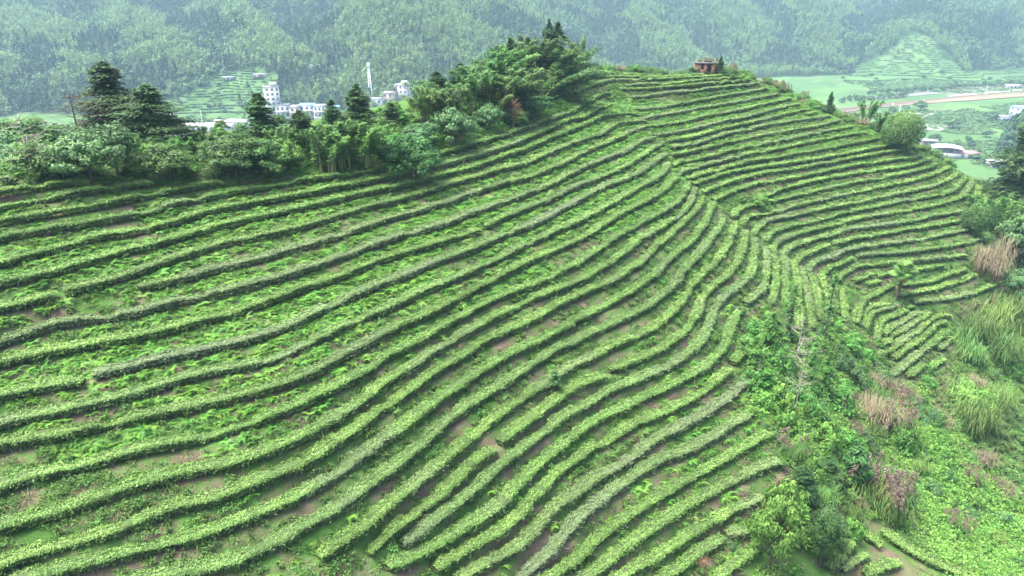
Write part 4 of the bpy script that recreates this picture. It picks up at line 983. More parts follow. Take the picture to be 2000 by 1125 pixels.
m = vis & in_poly(px_, py_, RAVINE) & (rowdist(X, Y) > .95); Pr = Pr[m]; px_ = px_[m]; py_ = py_[m]
bare = in_poly(px_, py_, [(1855, 590), (1960, 560), (1935, 620), (1880, 660)]) | in_poly(px_, py_, [(1820, 730), (1870, 740), (1850, 840), (1815, 800)])
vine = in_poly(px_, py_, [(1770, 840), (1840, 860), (1900, 900), (2010, 960), (2120, 1000), (2120, 1230), (1900, 1230), (1830, 1090), (1740, 1000), (1760, 900)])
lawn = in_poly(px_, py_, [(1880, 800), (1960, 790), (2120, 760), (2120, 1000), (2000, 955), (1900, 890)])
clear = in_poly(px_, py_, [(1540, 1000), (1610, 990), (1760, 1060), (1840, 1125), (1620, 1230), (1560, 1125)])
q = ~vine & ~lawn & ~bare & ~clear
for p in np.r_[poisson(Pr[q], 1.25, 210), poisson(Pr[vine], 2.1, 50)]:
    kd = R_.choice(['shrub', 'shrub', 'lightshrub', 'lightshrub', 'lightshrub', 'lightshrub', 'greyshrub', 'greyshrub', 'greyshrub', 'cane', 'cane', 'pinkcane', 'drycane', 'lightfir', 'lightfir'])
    H = R_.uniform(.7, 1.7) if kd != 'lightfir' else R_.uniform(1.2, 2.4)
    what = {'shrub': 'dark green shrub', 'lightshrub': 'bright green shrub', 'greyshrub': 'grey-green shrub', 'cane': 'green tall grass clump', 'pinkcane': 'pink-plumed grass clump', 'drycane': 'straw-coloured grass clump', 'lightfir': 'small light conifer'}[kd]
    nm_ = near_mark(p, RMARK); plant(kd, p-np.array([0, 0, .05]), H, f'{what} in the ravine thicket, near {nm_}', f'{what}s near {nm_}')
for k in ('L23a', 'L23b', 'L24a', 'L25a', 'L26b', 'L27b', 'L28b', 'L29b', 'L29c', 'L30b', 'L22a', 'L25', 'L26', 'L27', 'L28', 'L29', 'L30', 'L31', 'L24', 'L23', 'P2', 'P3', 'P6', 'P8', 'P10', 'B1'):
    w_ = row_pts[k]; e = w_[-1] if (k[-1] in 'abc') else w_[0]
    for r in range(2):
        x, y = e[0]+R_.gauss(0, .5)+.4, e[1]+R_.gauss(0, .5); kd = R_.choice(['lightshrub', 'greyshrub', 'shrub'])
        plant(kd, (x, y, float(ground(x, y))-.05), R_.uniform(.6, 1.1), 'leafy shrub growing over the end of a tea row at the ravine', 'shrubs over the ends of the rows')
sel = lambda mk, k: Pr[mk][g2.permutation(mk.sum())[:k]]
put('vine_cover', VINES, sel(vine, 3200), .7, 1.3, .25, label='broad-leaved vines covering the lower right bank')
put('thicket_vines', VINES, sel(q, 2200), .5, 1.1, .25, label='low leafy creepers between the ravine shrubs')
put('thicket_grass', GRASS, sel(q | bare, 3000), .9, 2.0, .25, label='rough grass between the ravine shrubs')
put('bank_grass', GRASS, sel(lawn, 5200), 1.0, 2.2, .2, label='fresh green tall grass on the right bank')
put('clearing_grass', DRY, sel(clear, 700), .35, .6, .2, label='short yellowish grass in the bottom right clearing')
put('dry_slide', DRY, sel(bare, 900), .8, 1.6, .3, label='fallen straw-coloured grass on the slide at right')
# ---------------------------------------------------------------- valley and mountains
VZ = 5.0
SPURS = []
def spur(pts, k=.60):
    SPURS.append((np.array([at_y(np.array(a), np.array(b), c) for a, b, c in pts]), k))
spur([(735, 200, 525), (722, 100, 590), (745, 10, 680), (790, -30, 800), (800, -60, 1000)], .62)
spur([(905, 215, 540), (885, 130, 590), (856, 22, 700), (920, -30, 860), (900, -60, 1050)], .6)
spur([(1150, 120, 660), (1040, 72, 720), (960, 32, 790), (920, -20, 880)], .55)
spur([(585, 190, 530), (555, 110, 600), (500, 55, 690), (440, 5, 800), (420, -40, 950)], .6)
spur([(400, 175, 560), (330, 75, 640), (260, 55, 700), (210, 10, 830), (230, -40, 1000)], .58)
spur([(215, 215, 520), (180, 130, 590), (120, 85, 660), (90, 40, 780), (150, -10, 950)], .55)
spur([(-40, 230, 500), (-20, 120, 600), (20, 38, 740), (30, 22, 860)], .5)
spur([(-300, 200, 480), (-250, 60, 640), (-150, 10, 800), (-100, -30, 1000)], .5)
spur([(1330, 150, 745), (1300, 95, 800), (1250, 15, 930), (1230, -40, 1100)], .55)
spur([(1480, 145, 770), (1440, 80, 850), (1400, 0, 980), (1400, -40, 1150)], .55)
spur([(1610, 150, 775), (1590, 70, 860), (1560, 0, 980), (1560, -40, 1150)], .55)
spur([(1720, 150, 770), (1790, 68, 840), (1830, 0, 960), (1850, -40, 1120)], .5)
spur([(1950, 140, 790), (1945, 60, 890), (1940, -10, 1010), (1950, -40, 1150)], .55)
spur([(2200, 130, 800), (2180, 40, 900), (2160, -30, 1050)], .55)
def mountain(x, y):
    x = np.asarray(x, float); y = np.asarray(y, float)
    yf = np.interp(x, [-600, -300, -180, -60, 60, 200, 420, 800], [470, 495, 515, 535, 600, 700, 765, 790])+14*(fbm(x*.012, y*.004, 60, 2)-.5)*4
    z = VZ+np.maximum(0, y-yf)*.07+np.maximum(0, y-yf-240)*.40
    wx = x+26*(fbm(x*.012, y*.012, 61, 3)-.5)*2; wy = y+26*(fbm(x*.012+9, y*.012, 62, 3)-.5)*2
    for P, k in SPURS:
        best = np.full(x.shape, -1e3)
        for a, b in zip(P[:-1], P[1:]):
            d = b[:2]-a[:2]; t = np.clip(((wx-a[0])*d[0]+(wy-a[1])*d[1])/(d@d), 0, 1)
            dist = np.hypot(wx-a[0]-t*d[0], wy-a[1]-t*d[1]); dist = np.sqrt(dist**2+16**2)-16
            best = np.maximum(best, a[2]+t*(b[2]-a[2])-k*dist)
        m = np.maximum(z, best); h = np.maximum(0, 5-np.abs(z-best)); z = m+h*h/20
    rise = sstep(3, 30, z-VZ); z = z+rise*(20*(fbm(x*.014, y*.014, 63, 4)-.5)+8*(fbm(x*.04, y*.04, 64, 3)-.5))
    return np.maximum(z, VZ)+.5*(fbm(x*.03, y*.03, 65, 2)-.5)
def land(x, y):
    x = np.asarray(x, float); y = np.asarray(y, float)
    qx = np.clip(x, FX0, FX1-1); qy = np.clip(y, FY0, FY1-1); d = np.hypot(x-qx, y-qy)
    v = mountain(x, y); z = v+np.maximum(hill(qx, qy)-v, 0)*np.exp(-d/42.0)
    inside = (x > FX0+2) & (x < FX1-2) & (y > FY0+2) & (y < FY1-2)
    return np.where(inside, hill(qx, qy)-2.5, z)
lx = np.arange(-760, 960, 6.0); ly = np.arange(-80, 1500, 6.0); LX, LY = np.meshgrid(lx, ly); LZ = land(LX, LY)
def landz(x, y):
    x = np.clip(np.asarray(x, float), lx[0], lx[-1]-.01); y = np.clip(np.asarray(y, float), ly[0], ly[-1]-.01)
    a = (x-lx[0])/6; b = (y-ly[0])/6; i = np.minimum(a.astype(int), len(lx)-2); j = np.minimum(b.astype(int), len(ly)-2); a = a-i; b = b-j
    return (LZ[j, i]*(1-a)+LZ[j, i+1]*a)*(1-b)+(LZ[j+1, i]*(1-a)+LZ[j+1, i+1]*a)*b
def lhit(px, py):
    """where the ray of a photo pixel meets the land beyond the tea hill"""
    r = ray(np.array(float(px)), np.array(float(py))); r = r/np.linalg.norm(r)
    ts = np.arange(260, 1600, 2.0); p = r[None]*ts[:, None]; z = CZ+p[:, 2]; b = np.nonzero(z < landz(p[:, 0], p[:, 1]))[0]
    q = p[b[0]] if len(b) else p[-1]; return np.array([q[0], q[1], float(landz(q[0], q[1]))])
nx_, ny_ = len(lx), len(ly); i = np.arange(nx_-1)[None]; j = np.arange(ny_-1)[:, None]*nx_
t = NT('valley_ground'); P_ = t.pos(); a1 = t.noise(.02, 4, .6, P_); a2 = t.noise(.11, 5, .65, P_); a3 = t.noise(.6, 4, .7, P_)
c1 = t.ramp(a2.outputs[0], [(.25, (.022, .055, .020)), (.5, (.045, .10, .030)), (.68, (.08, .15, .045)), (.85, (.14, .15, .075))]).outputs[0]
c2 = t.ramp(a3.outputs[0], [(.3, (.03, .07, .025)), (.7, (.075, .14, .045))]).outputs[0]
vo = t.n('ShaderNodeTexVoronoi'); vo.inputs['Scale'].default_value = .035; wv = t.n('ShaderNodeVectorMath', operation='ADD'); t.l(P_, wv.inputs[0]); sc_ = t.n('ShaderNodeVectorMath', operation='SCALE'); sc_.inputs['Scale'].default_value = 14.0; t.l(a1.outputs['Color'], sc_.inputs[0]); t.l(sc_.outputs[0], wv.inputs[1]); t.l(wv.outputs[0], vo.inputs['Vector'])
sepc = t.n('ShaderNodeSeparateColor'); t.l(vo.outputs['Color'], sepc.inputs[0])
c3 = t.ramp(sepc.outputs[0], [(0, (.022, .055, .02)), (.35, (.042, .092, .028)), (.6, (.07, .14, .04)), (.8, (.035, .08, .03)), (1, (.10, .11, .06))]).outputs[0]
cc_ = t.mix(.5, t.mix(.45, c1, c2), c3); wd = t.attr('wood'); fl = t.ramp(a3.outputs[0], [(.3, (.012, .026, .012)), (.7, (.030, .050, .022))]).outputs[0]
MAT['valley_ground'] = t.finish(t.mix(wd.outputs['Fac'], cc_, fl), .95, .1)
FIELD_A = [(300, 246), (300, 222), (330, 196), (380, 180), (430, 142), (500, 136), (545, 150), (530, 200), (515, 246)]
FIELD_B = [(1625, 182), (1680, 128), (1735, 104), (1775, 62), (1815, 70), (1850, 108), (1880, 140), (2030, 132), (2030, 190)]
FIELD_C = [(780, 190), (800, 160), (835, 170), (860, 215), (790, 215)]
gpx, gpy = proj(np.stack([LX, LY, LZ], -1).reshape(-1, 3)); inf = in_poly(gpx, gpy, FIELD_A) | in_poly(gpx, gpy, FIELD_B) | in_poly(gpx, gpy, FIELD_C)
woodv = ((LZ.ravel() > VZ+2.0) & ~inf & (LY.ravel() > 300)).astype(float)
lm = mesh_np('valley_floor', np.stack([LX, LY, LZ], -1).reshape(-1, 3), np.stack([i+j, i+j+1, i+j+1+nx_, i+j+nx_], -1).reshape(-1, 4), 'valley_ground', extra={'wood': woodv}, smooth=True)
obj('valley_terrain', lm, kind='structure')

# ---------------------------------------------------------------- far woods
def far_fir(seed):
    g = np.random.default_rng(seed); n = 110; u = g.random(n)**.7; th = g.random(n)*2*pi; r = 2.3*(1-u)*(.6+.5*g.random(n))+.2
    c = np.stack([np.cos(th)*r, np.sin(th)*r, 1+u*9.0], -1); nr = np.stack([np.cos(th), np.sin(th), .9+0*th], -1)
    V, T = leaves(c, nr, 1.5*(.6+.7*g.random(n)), .95, .5, g=g); return mesh_np('far_fir', V, T, 'far_fir', np.clip(.2+.6*g.random(n), 0, 1))
def far_broad(seed):
    g = np.random.default_rng(seed); nc = 9; d = unit(g.normal(size=(nc, 3))); d[:, 2] = np.abs(d[:, 2]); c = d*[2.6, 2.6, 2.4]*(.5+.5*g.random((nc, 1)))+[0, 0, 3.6]
    V, T, tn = cloud(c, 1.2, 14, 1.25, .9, g, .7, .7); return mesh_np('far_broad', V, T, 'far_broad', tn)
def far_bamboo(seed):
    g = np.random.default_rng(seed); C, A, Tn = [], [], []
    for k in range(5):
        th = g.random()*2*pi; o = 2.6*g.random()**.5; d = np.array([cos(th), sin(th)]); n = 24; tt = .25+.75*g.random(n); h = 8+4*g.random()
        xy = d*(o*.5+2.4*tt**2)[:, None]*.8; z = h*(tt-.16*tt**3); sp = 1.0*(1.1-tt)+.15
        C.append(np.c_[xy, z]+g.normal(size=(n, 3))*sp[:, None]*.55); A.append(np.tile([d[0], d[1], -.6], (n, 1))); Tn.append(np.clip(.1+.6*tt*g.random(n)+.3*g.random(), 0, 1))
    C = np.concatenate(C); V, T = leaves(C, np.tile([0, 0, 1.], (len(C), 1)), 1.5*(.6+.7*g.random(len(C))), .6, .55, axis=np.concatenate(A), g=g)
    return mesh_np('far_bamboo', V, T, 'far_bamboo', np.concatenate(Tn))
FARP = [far_fir(1), far_fir(2), far_broad(3), far_broad(4), far_bamboo(5), far_bamboo(6)]
sx = np.arange(-680, 900, 3.9); sy = np.arange(440, 1340, 3.9); MX, MY = np.meshgrid(sx, sy); MX = (MX+g2.uniform(-2.2, 2.2, MX.shape)).ravel(); MY = (MY+g2.uniform(-2.2, 2.2, MY.shape)).ravel()
kp = g2.random(len(MX)) < np.interp(MY, [500, 850, 1340], [1, .8, .45]); MX = MX[kp]; MY = MY[kp]
MZ = landz(MX, MY); Pm = np.stack([MX, MY, MZ], -1); px_, py_ = proj(Pm)
fa = in_poly(px_, py_, FIELD_A); fb = in_poly(px_, py_, FIELD_B); fc = in_poly(px_, py_, FIELD_C)
wood = (MZ > VZ+2.2) & ~fa & ~fb & ~fc & (px_ > -120) & (px_ < 2120) & (py_ > -60)
extra = (MZ > VZ+2.2) & (fa | fb) & (g2.random(len(MX)) < .035)
wood |= extra
Pm = Pm[wood]; n = len(Pm)
lap = landz(Pm[:, 0]+30, Pm[:, 1])+landz(Pm[:, 0]-30, Pm[:, 1])+landz(Pm[:, 0], Pm[:, 1]+30)+landz(Pm[:, 0], Pm[:, 1]-30)-4*Pm[:, 2]
lap2 = landz(Pm[:, 0]+60, Pm[:, 1])+landz(Pm[:, 0]-60, Pm[:, 1])-2*Pm[:, 2]
asp = landz(Pm[:, 0]+12, Pm[:, 1])-landz(Pm[:, 0]-12, Pm[:, 1])
bm = .5+.75*(fbm(Pm[:, 0]*.011+3, Pm[:, 1]*.011, 70, 4)-.5)-.0045*np.clip(lap, -40, 40)-.003*np.clip(lap2, -60, 60)-.006*np.clip(asp, -14, 14)+.06*(fbm(Pm[:, 0]*.06, Pm[:, 1]*.06, 72, 2)-.5)
br = fbm(Pm[:, 0]*.03, Pm[:, 1]*.03, 73, 3)
idx = np.where(bm > .55, 4+g2.integers(0, 2, n), np.where(br > .55, 2+g2.integers(0, 2, n), g2.integers(0, 2, n)))
mixr = g2.random(n) < .10; idx = np.where(mixr, g2.integers(0, 6, n), idx)
sc = s3(g2.uniform(.6, 1.1, n)); sc[:, 2] *= g2.uniform(.85, 1.2, n)
scatter('mountain_forest', FARP, Pm-[0, 0, .6], euler_rand(n, .08), sc, idx, label='mixed fir and bamboo forest covering the far mountains')
print('forest', n)

# far tea terraces: short hedge strips laid along the contours
def strip_mesh(seed):
    g = np.random.default_rng(seed); n = 46; c = np.stack([g.uniform(-2.3, 2.3, n), g.normal(size=n)*.30, .25+.5*g.random(n)], -1)
    V, T = leaves(c, np.tile([0, 0, 1.], (n, 1)), .95, .6, .5, g=g); return mesh_np('far_strip', V, T, 'far_broad', np.clip(.4+.6*g.random(n), 0, 1))
STRIP = [strip_mesh(1), strip_mesh(2)]
def terraces(name, poly, box, step, flat, label, dens, lo=0.0):
    x0, x1, y0, y1 = box; m = int((x1-x0)*(y1-y0)*dens); X = g2.uniform(x0, x1, m); Y = g2.uniform(y0, y1, m)
    f = (lambda x, y: (y+10*fbm(x*.02, y*.02, 80, 2))/step) if flat else (lambda x, y: landz(x, y)/step)
    for _ in range(4):
        v = f(X, Y); dv = (f(X, Y+1.5)-f(X, Y-1.5))/3; Y = Y+np.clip((np.round(v)-v)/np.where(np.abs(dv) < .02, .02, dv), -3, 3)
    dx = (f(X+1.5, Y)-f(X-1.5, Y))/3; dy = (f(X, Y+1.5)-f(X, Y-1.5))/3
    P = np.stack([X, Y, landz(X, Y)], -1); px, py = proj(P); k = in_poly(px, py, poly) & (fbm(X*.02+5, Y*.02, 81, 2) > lo); P = P[k]
    rot = np.stack([0*X, 0*X, np.arctan2(-dx, dy)], -1)[k]; n = len(P)
    scatter(name, STRIP, P, rot, s3(g2.uniform(.8, 1.1, n)), g2.integers(0, 2, n), label=label)
terraces('far_terraces', FIELD_A, (-300, -100, 490, 660), 1.5, False, 'terraced green rows on the lower slope behind the village', .09)
terraces('far_terraces', FIELD_B, (330, 680, 640, 960), 1.7, False, 'terraced rows on the foot of the right mountain', .07)
terraces('far_terraces', FIELD_C, (-110, -50, 500, 620), 1.5, False, 'small terraced plot behind the white village block', .09)
FIELD_D = [(1690, 232), (1720, 214), (1860, 216), (2040, 194), (2040, 330), (1930, 330), (1860, 305), (1800, 270), (1770, 240)]
terraces('valley_rows', FIELD_D, (180, 460, 330, 620), 3.4, True, 'pale green crop rows in the valley fields on the right', .10, .33)

# ---------------------------------------------------------------- bare ground, road and paved strips in the valley
plain('red_earth', (.17, .12, .085), .95, .12, (.10, .09, .06)); plain('concrete', (.24, .24, .235), .85, .4, (.18, .18, .175)); plain('gravel', (.16, .16, .14), .95, .1, (.08, .10, .07))
def sheet(name, poly, mat, dz=.25):
    c = np.array([at_h(np.array(a), np.array(b), np.array(CZ-VZ-.2)) for a, b in poly]); c[:, 2] = landz(c[:, 0], c[:, 1]); 
    pts = resample(np.r_[c, c[:1]], 8.0)[:-1]; pts[:, 2] = landz(pts[:, 0], pts[:, 1]).max()+dz; k = len(pts)
    V = np.r_[pts, pts-[0, 0, 1.5]]; side = [(a, (a+1) % k, k+(a+1) % k, k+a) for a in range(k)]
    obj(name, mesh_np(name, V, [np.arange(k)[None], np.array(side)], mat), kind='structure')
sheet('dirt_field', [(1640, 222), (1700, 212), (1800, 203), (1900, 196), (2040, 186), (2040, 178), (1900, 186), (1800, 195), (1700, 204), (1630, 214)], 'red_earth')
sheet('road', [(1850, 190), (1920, 184), (2040, 174), (2040, 170), (1920, 180), (1850, 186)], 'concrete', .35)
sheet('gravel_bank', [(1700, 196), (1800, 186), (1900, 178), (2040, 166), (2040, 158), (1900, 170), (1800, 178), (1690, 190)], 'gravel', .15)
sheet('paved_yard', [(1786, 252), (1846, 257), (1852, 245), (1790, 240)], 'concrete')
sheet('lane', [(1780, 243), (1792, 232), (1830, 216), (1834, 219), (1800, 232), (1788, 244)], 'concrete', .3)
sheet('village_yard', [(330, 266), (500, 266), (505, 240), (330, 244)], 'concrete')

# ---------------------------------------------------------------- buildings
plain('white_wall', (.42, .415, .41), .8, .35, (.30, .30, .30)); plain('cream_wall', (.36, .30, .24), .8, .4, (.26, .22, .18)); plain('grey_roof', (.20, .21, .22), .6, .5, (.14, .15, .16))
plain('blue_roof', (.16, .30, .48), .55); plain('pink_roof', (.40, .20, .22), .7, .6, (.32, .17, .18)); plain('white_roof', (.42, .43, .44), .5, .4, (.33, .34, .35)); plain('glass', (.10, .14, .19), .15, spec=.5); plain('dark_gap', (.05, .05, .055), .9)
plain('mast_paint', (.62, .70, .74), .5); plain('red_sign', (.50, .10, .07), .6); plain('steel', (.5, .52, .54), .5)
def building(label, px, py, w, d, h, floors, cols, rot, wall='white_wall', roof='grey_roof', over=.3, group=None, side=2, pent=None, band=False, pos=None):
    p = lhit(px, py) if pos is None else np.array(pos); root = obj('building', None, loc=(p[0], p[1], p[2]-.4)); root.rotation_euler = (0, 0, radians(rot))
    obj('wall', MB().box(-w/2, w/2, -d/2, d/2, 0, h).mesh('wall', wall), root)
    rf = obj('roof', MB().box(-w/2-over, w/2+over, -d/2-over, d/2+over, h+.004, h+.45).mesh('roof', roof), root)
    fh = h/floors; ww = w/cols*.5; wh = fh*.5
    wm = MB().box(-ww/2, ww/2, -.05, .05, 0, wh).mesh('window', 'glass'); sm = MB().box(-.05, .05, -d/side*.22, d/side*.22, 0, wh).mesh('window', 'glass')
    lm_ = MB().box(-ww/2-.1, ww/2+.1, -.22, .02, -.12, -.004).mesh('sill', wall)
    for f in range(floors):
        for c in range(cols):
            o = obj('window', wm, root, (-w/2+(c+.5)*w/cols, -d/2, f*fh+fh*.32)); obj('sill', lm_, o)
        for c in range(side):
            for sg in (-1, 1): obj('window', sm, root, (sg*w/2, -d/2+(c+.5)*d/side, f*fh+fh*.32))
        if band and f: obj('balcony', MB().box(-w/2, w/2, -d/2-1.1, -d/2-.004, 0, .9).mesh('balcony', wall), root, (0, 0, f*fh-.1))
    obj('door', MB().box(-.6, .6, -.06, .04, 0, 2.1).mesh('door', 'dark_gap'), root, (0, -d/2-.02, .4))
    if pent:
        a, b, e = pent; obj('stair_tower', MB().box(-a/2, a/2, -b/2, b/2, 0, e).mesh('stair_tower', wall), rf, (w*.18, 0, h+.454))
    tag(root, label, 'building', group); return root
building('tall pale apartment tower standing above the village at left', 538, 240, 9.5, 8, 24.5, 8, 3, 24, pent=(4.5, 5, 2.2))
building('low white three-storey block right below the pale tower', 556, 240, 9, 8, 12.5, 3, 3, 12, band=True, roof='grey_roof')
building('narrow three-storey house second to the right of the tower', 580, 240, 7, 8, 11.5, 3, 2, 10, wall='cream_wall', band=True)
building('blue-roofed village house in the row right of the tower', 604, 238, 10, 8, 12, 3, 3, 8, roof='blue_roof', band=True)
building('three-storey village house left of the dark firs', 628, 240, 8, 8, 12, 3, 3, 8, band=True)
building('low blue-roofed house at the right end of the row', 652, 236, 9, 7, 10, 2, 3, 6, roof='blue_roof')
building('white five-storey block at the right of the village', 789, 204, 10, 9, 14.5, 5, 3, -16, pent=(4, 4, 2.4))
building('cream low house left of the white five-storey block', 762, 208, 8, 8, 10, 3, 2, -12, wall='cream_wall')
building('small white house left of the lattice mast', 712, 212, 8, 7, 9, 2, 2, 6)
building('low white house between the mast and the white block', 738, 216, 9, 7, 8, 2, 2, -6, roof='grey_roof')
building('grey-roofed house below the white five-storey block', 752, 224, 14, 8, 4.5, 1, 4, -8)
building('blue-roofed low house under the white five-storey block', 790, 214, 12, 7, 4, 1, 4, -12, roof='blue_roof')
building('grey shed roof behind the two big firs', 345, 262, 16, 10, 5, 1, 5, 5)
building('white flat warehouse behind the small firs at left', 380, 258, 22, 12, 5, 1, 6, 3, roof='white_roof')
building('long grey warehouse in the middle of the left village', 425, 258, 22, 12, 5, 1, 6, 0, roof='white_roof')
building('grey sloping shed left of the slender fir', 468, 254, 18, 12, 6, 1, 5, -12)
building('small white house hidden at the left edge behind the tree', 90, 262, 12, 9, 6, 2, 3, 10)
building('blue-roofed farm shed on the terraces above the village', 448, 156, 9, 5, 2.4, 1, 3, 4, wall='cream_wall', roof='blue_roof')
building('long low farm shed on the cut terrace above the village', 512, 153, 13, 5, 2.4, 1, 4, 4, wall='cream_wall')
building('red-signed hut on the village field edge', 428, 244, 5, 3, 3.2, 1, 2, 0, wall='red_sign', roof='white_roof')
building('small pale house alone on the wooded slope', 617, 134, 8, 6, 3, 1, 3, 8)
building('white house by the lane before the dirt field', 1776, 240, 9, 8, 6.5, 2, 2, 18, roof='white_roof')
building('white house with blue roof at the right edge', 1992, 232, 12, 9, 8.5, 3, 3, 12, roof='blue_roof')
building('grey low house beside the blue-roofed one', 1958, 236, 8, 6, 3.4, 1, 2, 12)
building('pink-roofed low house right of the open white shed', 1886, 308, 10, 7, 3.2, 1, 3, -8, roof='pink_roof')
building('small white hut before the dark fir at right', 1944, 328, 8, 5, 3.6, 1, 2, -5, roof='white_roof')
building('white roadside hut beyond the dirt field', 1978, 172, 12, 6, 3, 1, 3, 5, roof='white_roof')
# open shed with a curved white roof
p = lhit(1846, 306); sh = obj('shed', None, loc=(p[0], p[1], p[2]-.3)); sh.rotation_euler = (0, 0, radians(-24)); w, d, h = 13.5, 9.5, 5.2
for nm, b in (('wall', (-w/2, w/2, -d/2, -d/2+.2, 0, 2.9)), ('wall', (w/2-.2, w/2, -d/2+.2, d/2, 0, 2.9)), ('wall', (-w/2, -w/2+.2, -d/2+.2, d/2, 0, 2.9)), ('wall', (-w/2+.2, w/2-.2, d/2-.2, d/2, 0, 4.6))): obj(nm, MB().box(*b).mesh('wall', 'white_wall'), sh)
for q in range(5):
    for yy in (-d/2+.1, d/2-.35): obj('post', MB().box(-.12, .12, -.1, .1, 2.904, 4.7).mesh('post', 'white_wall'), sh, (-w/2+.2+q*(w-.4)/4, yy, 0))
u = np.linspace(-1, 1, 13); top = [(x*(w/2+.9), 0, h-.2+1.0*(1-x*x)) for x in u]; V = [(a, y, c+o) for o in (0, .18) for y in (-d/2-.9, d/2+.9) for a, _, c in top]
Q = [(k, k+1, 14+k, 13+k) for k in range(12)]+[(26+k, 39+k, 40+k, 27+k) for k in range(12)]+[(k, 26+k, 27+k, k+1) for k in range(12)]+[(13+k, 14+k, 40+k, 39+k) for k in range(12)]
obj('roof', MB().raw(V, Q).mesh('roof', 'white_roof', smooth=True), sh); tag(sh, 'white open-sided shed with a curved white roof below the right crest', 'shed')
p = lhit(1812, 288); fr = obj('frame_shed', None, loc=(p[0], p[1], p[2]-.3)); fr.rotation_euler = (0, 0, radians(-24))
for xx in (-4, 0, 4):
    for yy in (-3, 3): obj('post', MB().box(xx-.15, xx+.15, yy-.15, yy+.15, 0, 4.4).mesh('post', 'white_wall'), fr)
obj('roof', MB().box(-4.6, 4.6, -3.5, 3.5, 4.404, 4.7).mesh('roof', 'grey_roof'), fr); obj('wall', MB().box(-4, 4, 2.6, 2.8, 0, 3.2).mesh('wall', 'white_wall'), fr); tag(fr, 'pale frame structure just left behind the open white shed', 'shed')
# lattice mast
p = lhit(724, 188); mt = obj('lattice_mast', None, loc=(p[0], p[1], p[2]-.5)); MH = 23.0
def leg(z, s): return np.array([s[0]*(1.3-.95*z/MH), s[1]*(1.3-.95*z/MH), z])
cor = [(1, 1), (1, -1), (-1, -1), (-1, 1)]
for s in cor: obj('leg', MB().tube([leg(0, s), leg(MH, s)], .14, 5).mesh('leg', 'mast_paint'), mt)
bracing = MB()
for k in range(11):
    z0, z1 = k*MH/11, (k+1)*MH/11
    for a in range(4): bracing.tube([leg(z0, cor[a]), leg(z1, cor[(a+1) % 4])], .07, 4).tube([leg(z1, cor[a]), leg(z1, cor[(a+1) % 4])], .07, 4)
obj('bracing', bracing.mesh('bracing', 'mast_paint'), mt); obj('platform', MB().box(-1, 1, -1, 1, MH-1.6, MH-1.4).mesh('platform', 'mast_paint'), mt)
for a in range(6): obj('antenna', MB().box(-.18, .18, -.12, .12, 0, 2.0).mesh('antenna', 'white_roof'), mt, (1.1*cos(a*1.047), 1.1*sin(a*1.047), MH-1.2))
tag(mt, 'pale blue lattice mast with antennas behind the village', 'mast')
for px, py, h, lab in [(337, 246, 10, 'left of two thin lamp masts behind the round-topped fir'), (343, 246, 10, 'right of two thin lamp masts behind the round-topped fir'), (396, 244, 10, 'thin pole above the grey village warehouses'), (1740, 222, 8, 'utility pole before the dirt field left of the white house'), (1800, 216, 8, 'utility pole beside the lane at the dirt field'), (1925, 186, 8, 'utility pole on the road beyond the dirt field'), (1755, 226, 8, 'utility pole next to the white house by the lane')]:
    p = lhit(px, py); u = obj('utility_pole', None, loc=p-[0, 0, .3]); obj('pole', MB().tube([(0, 0, 0), (0, 0, h)], [.16, .11], 6).mesh('pole', 'steel'), u); obj('crossarm', MB().box(-.9, .9, -.06, .06, h-.7, h-.5).mesh('crossarm', 'steel'), u); tag(u, lab, 'pole')

# ---------------------------------------------------------------- trees of the valley, each one set down singly
def valley_tree(px, py, hpx, wpx, kind, label, group):
    p = lhit(px, py); d = np.linalg.norm(p-np.array([0, 0, CZ])); me = {'b': FARB, 'f': FARF}[kind][R_.randrange(2)]
    o = obj('valley_tree', None, loc=p-np.array([0, 0, .2])); H = hpx*d/FPX; W = wpx*d/FPX; o.scale = (W/6.4, W/6.4, H/(6.6 if kind == 'b' else 10)); o.rotation_euler = (0, 0, R_.random()*6)
    obj('crown', me, o); obj('trunk', VTR, o); tag(o, label, 'tree', group)
def dense(kind, seed):
    g = np.random.default_rng(seed)
    if kind == 'b':
        nc = 26; d = unit(g.normal(size=(nc, 3))); d[:, 2] = np.abs(d[:, 2]); c = d*[2.6, 2.6, 3.2]*(.5+.5*g.random((nc, 1)))+[0, 0, 2.4]; V, T, tn = cloud(c, 1.0, 40, .6, .42, g, .8, .6); return mesh_np('valley_crown', V, T, 'far_broad', tn*.7)
    n = 900; u = g.random(n)**.7; th = g.random(n)*2*pi; r = 2.9*(1-u)**.6*(.6+.5*g.random(n))+.2; c = np.stack([np.cos(th)*r, np.sin(th)*r, .8+u*9.2], -1)
    V, T = leaves(c, np.stack([np.cos(th), np.sin(th), .9+0*th], -1), .7, .45, .5, g=g); return mesh_np('valley_crown', V, T, 'far_fir', np.clip(.2+.7*g.random(n), 0, 1))
FARB = [dense('b', 1), dense('b', 2)]; FARF = [dense('f', 3), dense('f', 4)]; VTR = MB().tube([(0, 0, 0), (0, 0, 3.2)], [.22, .12], 6).mesh('valley_trunk', 'bark')
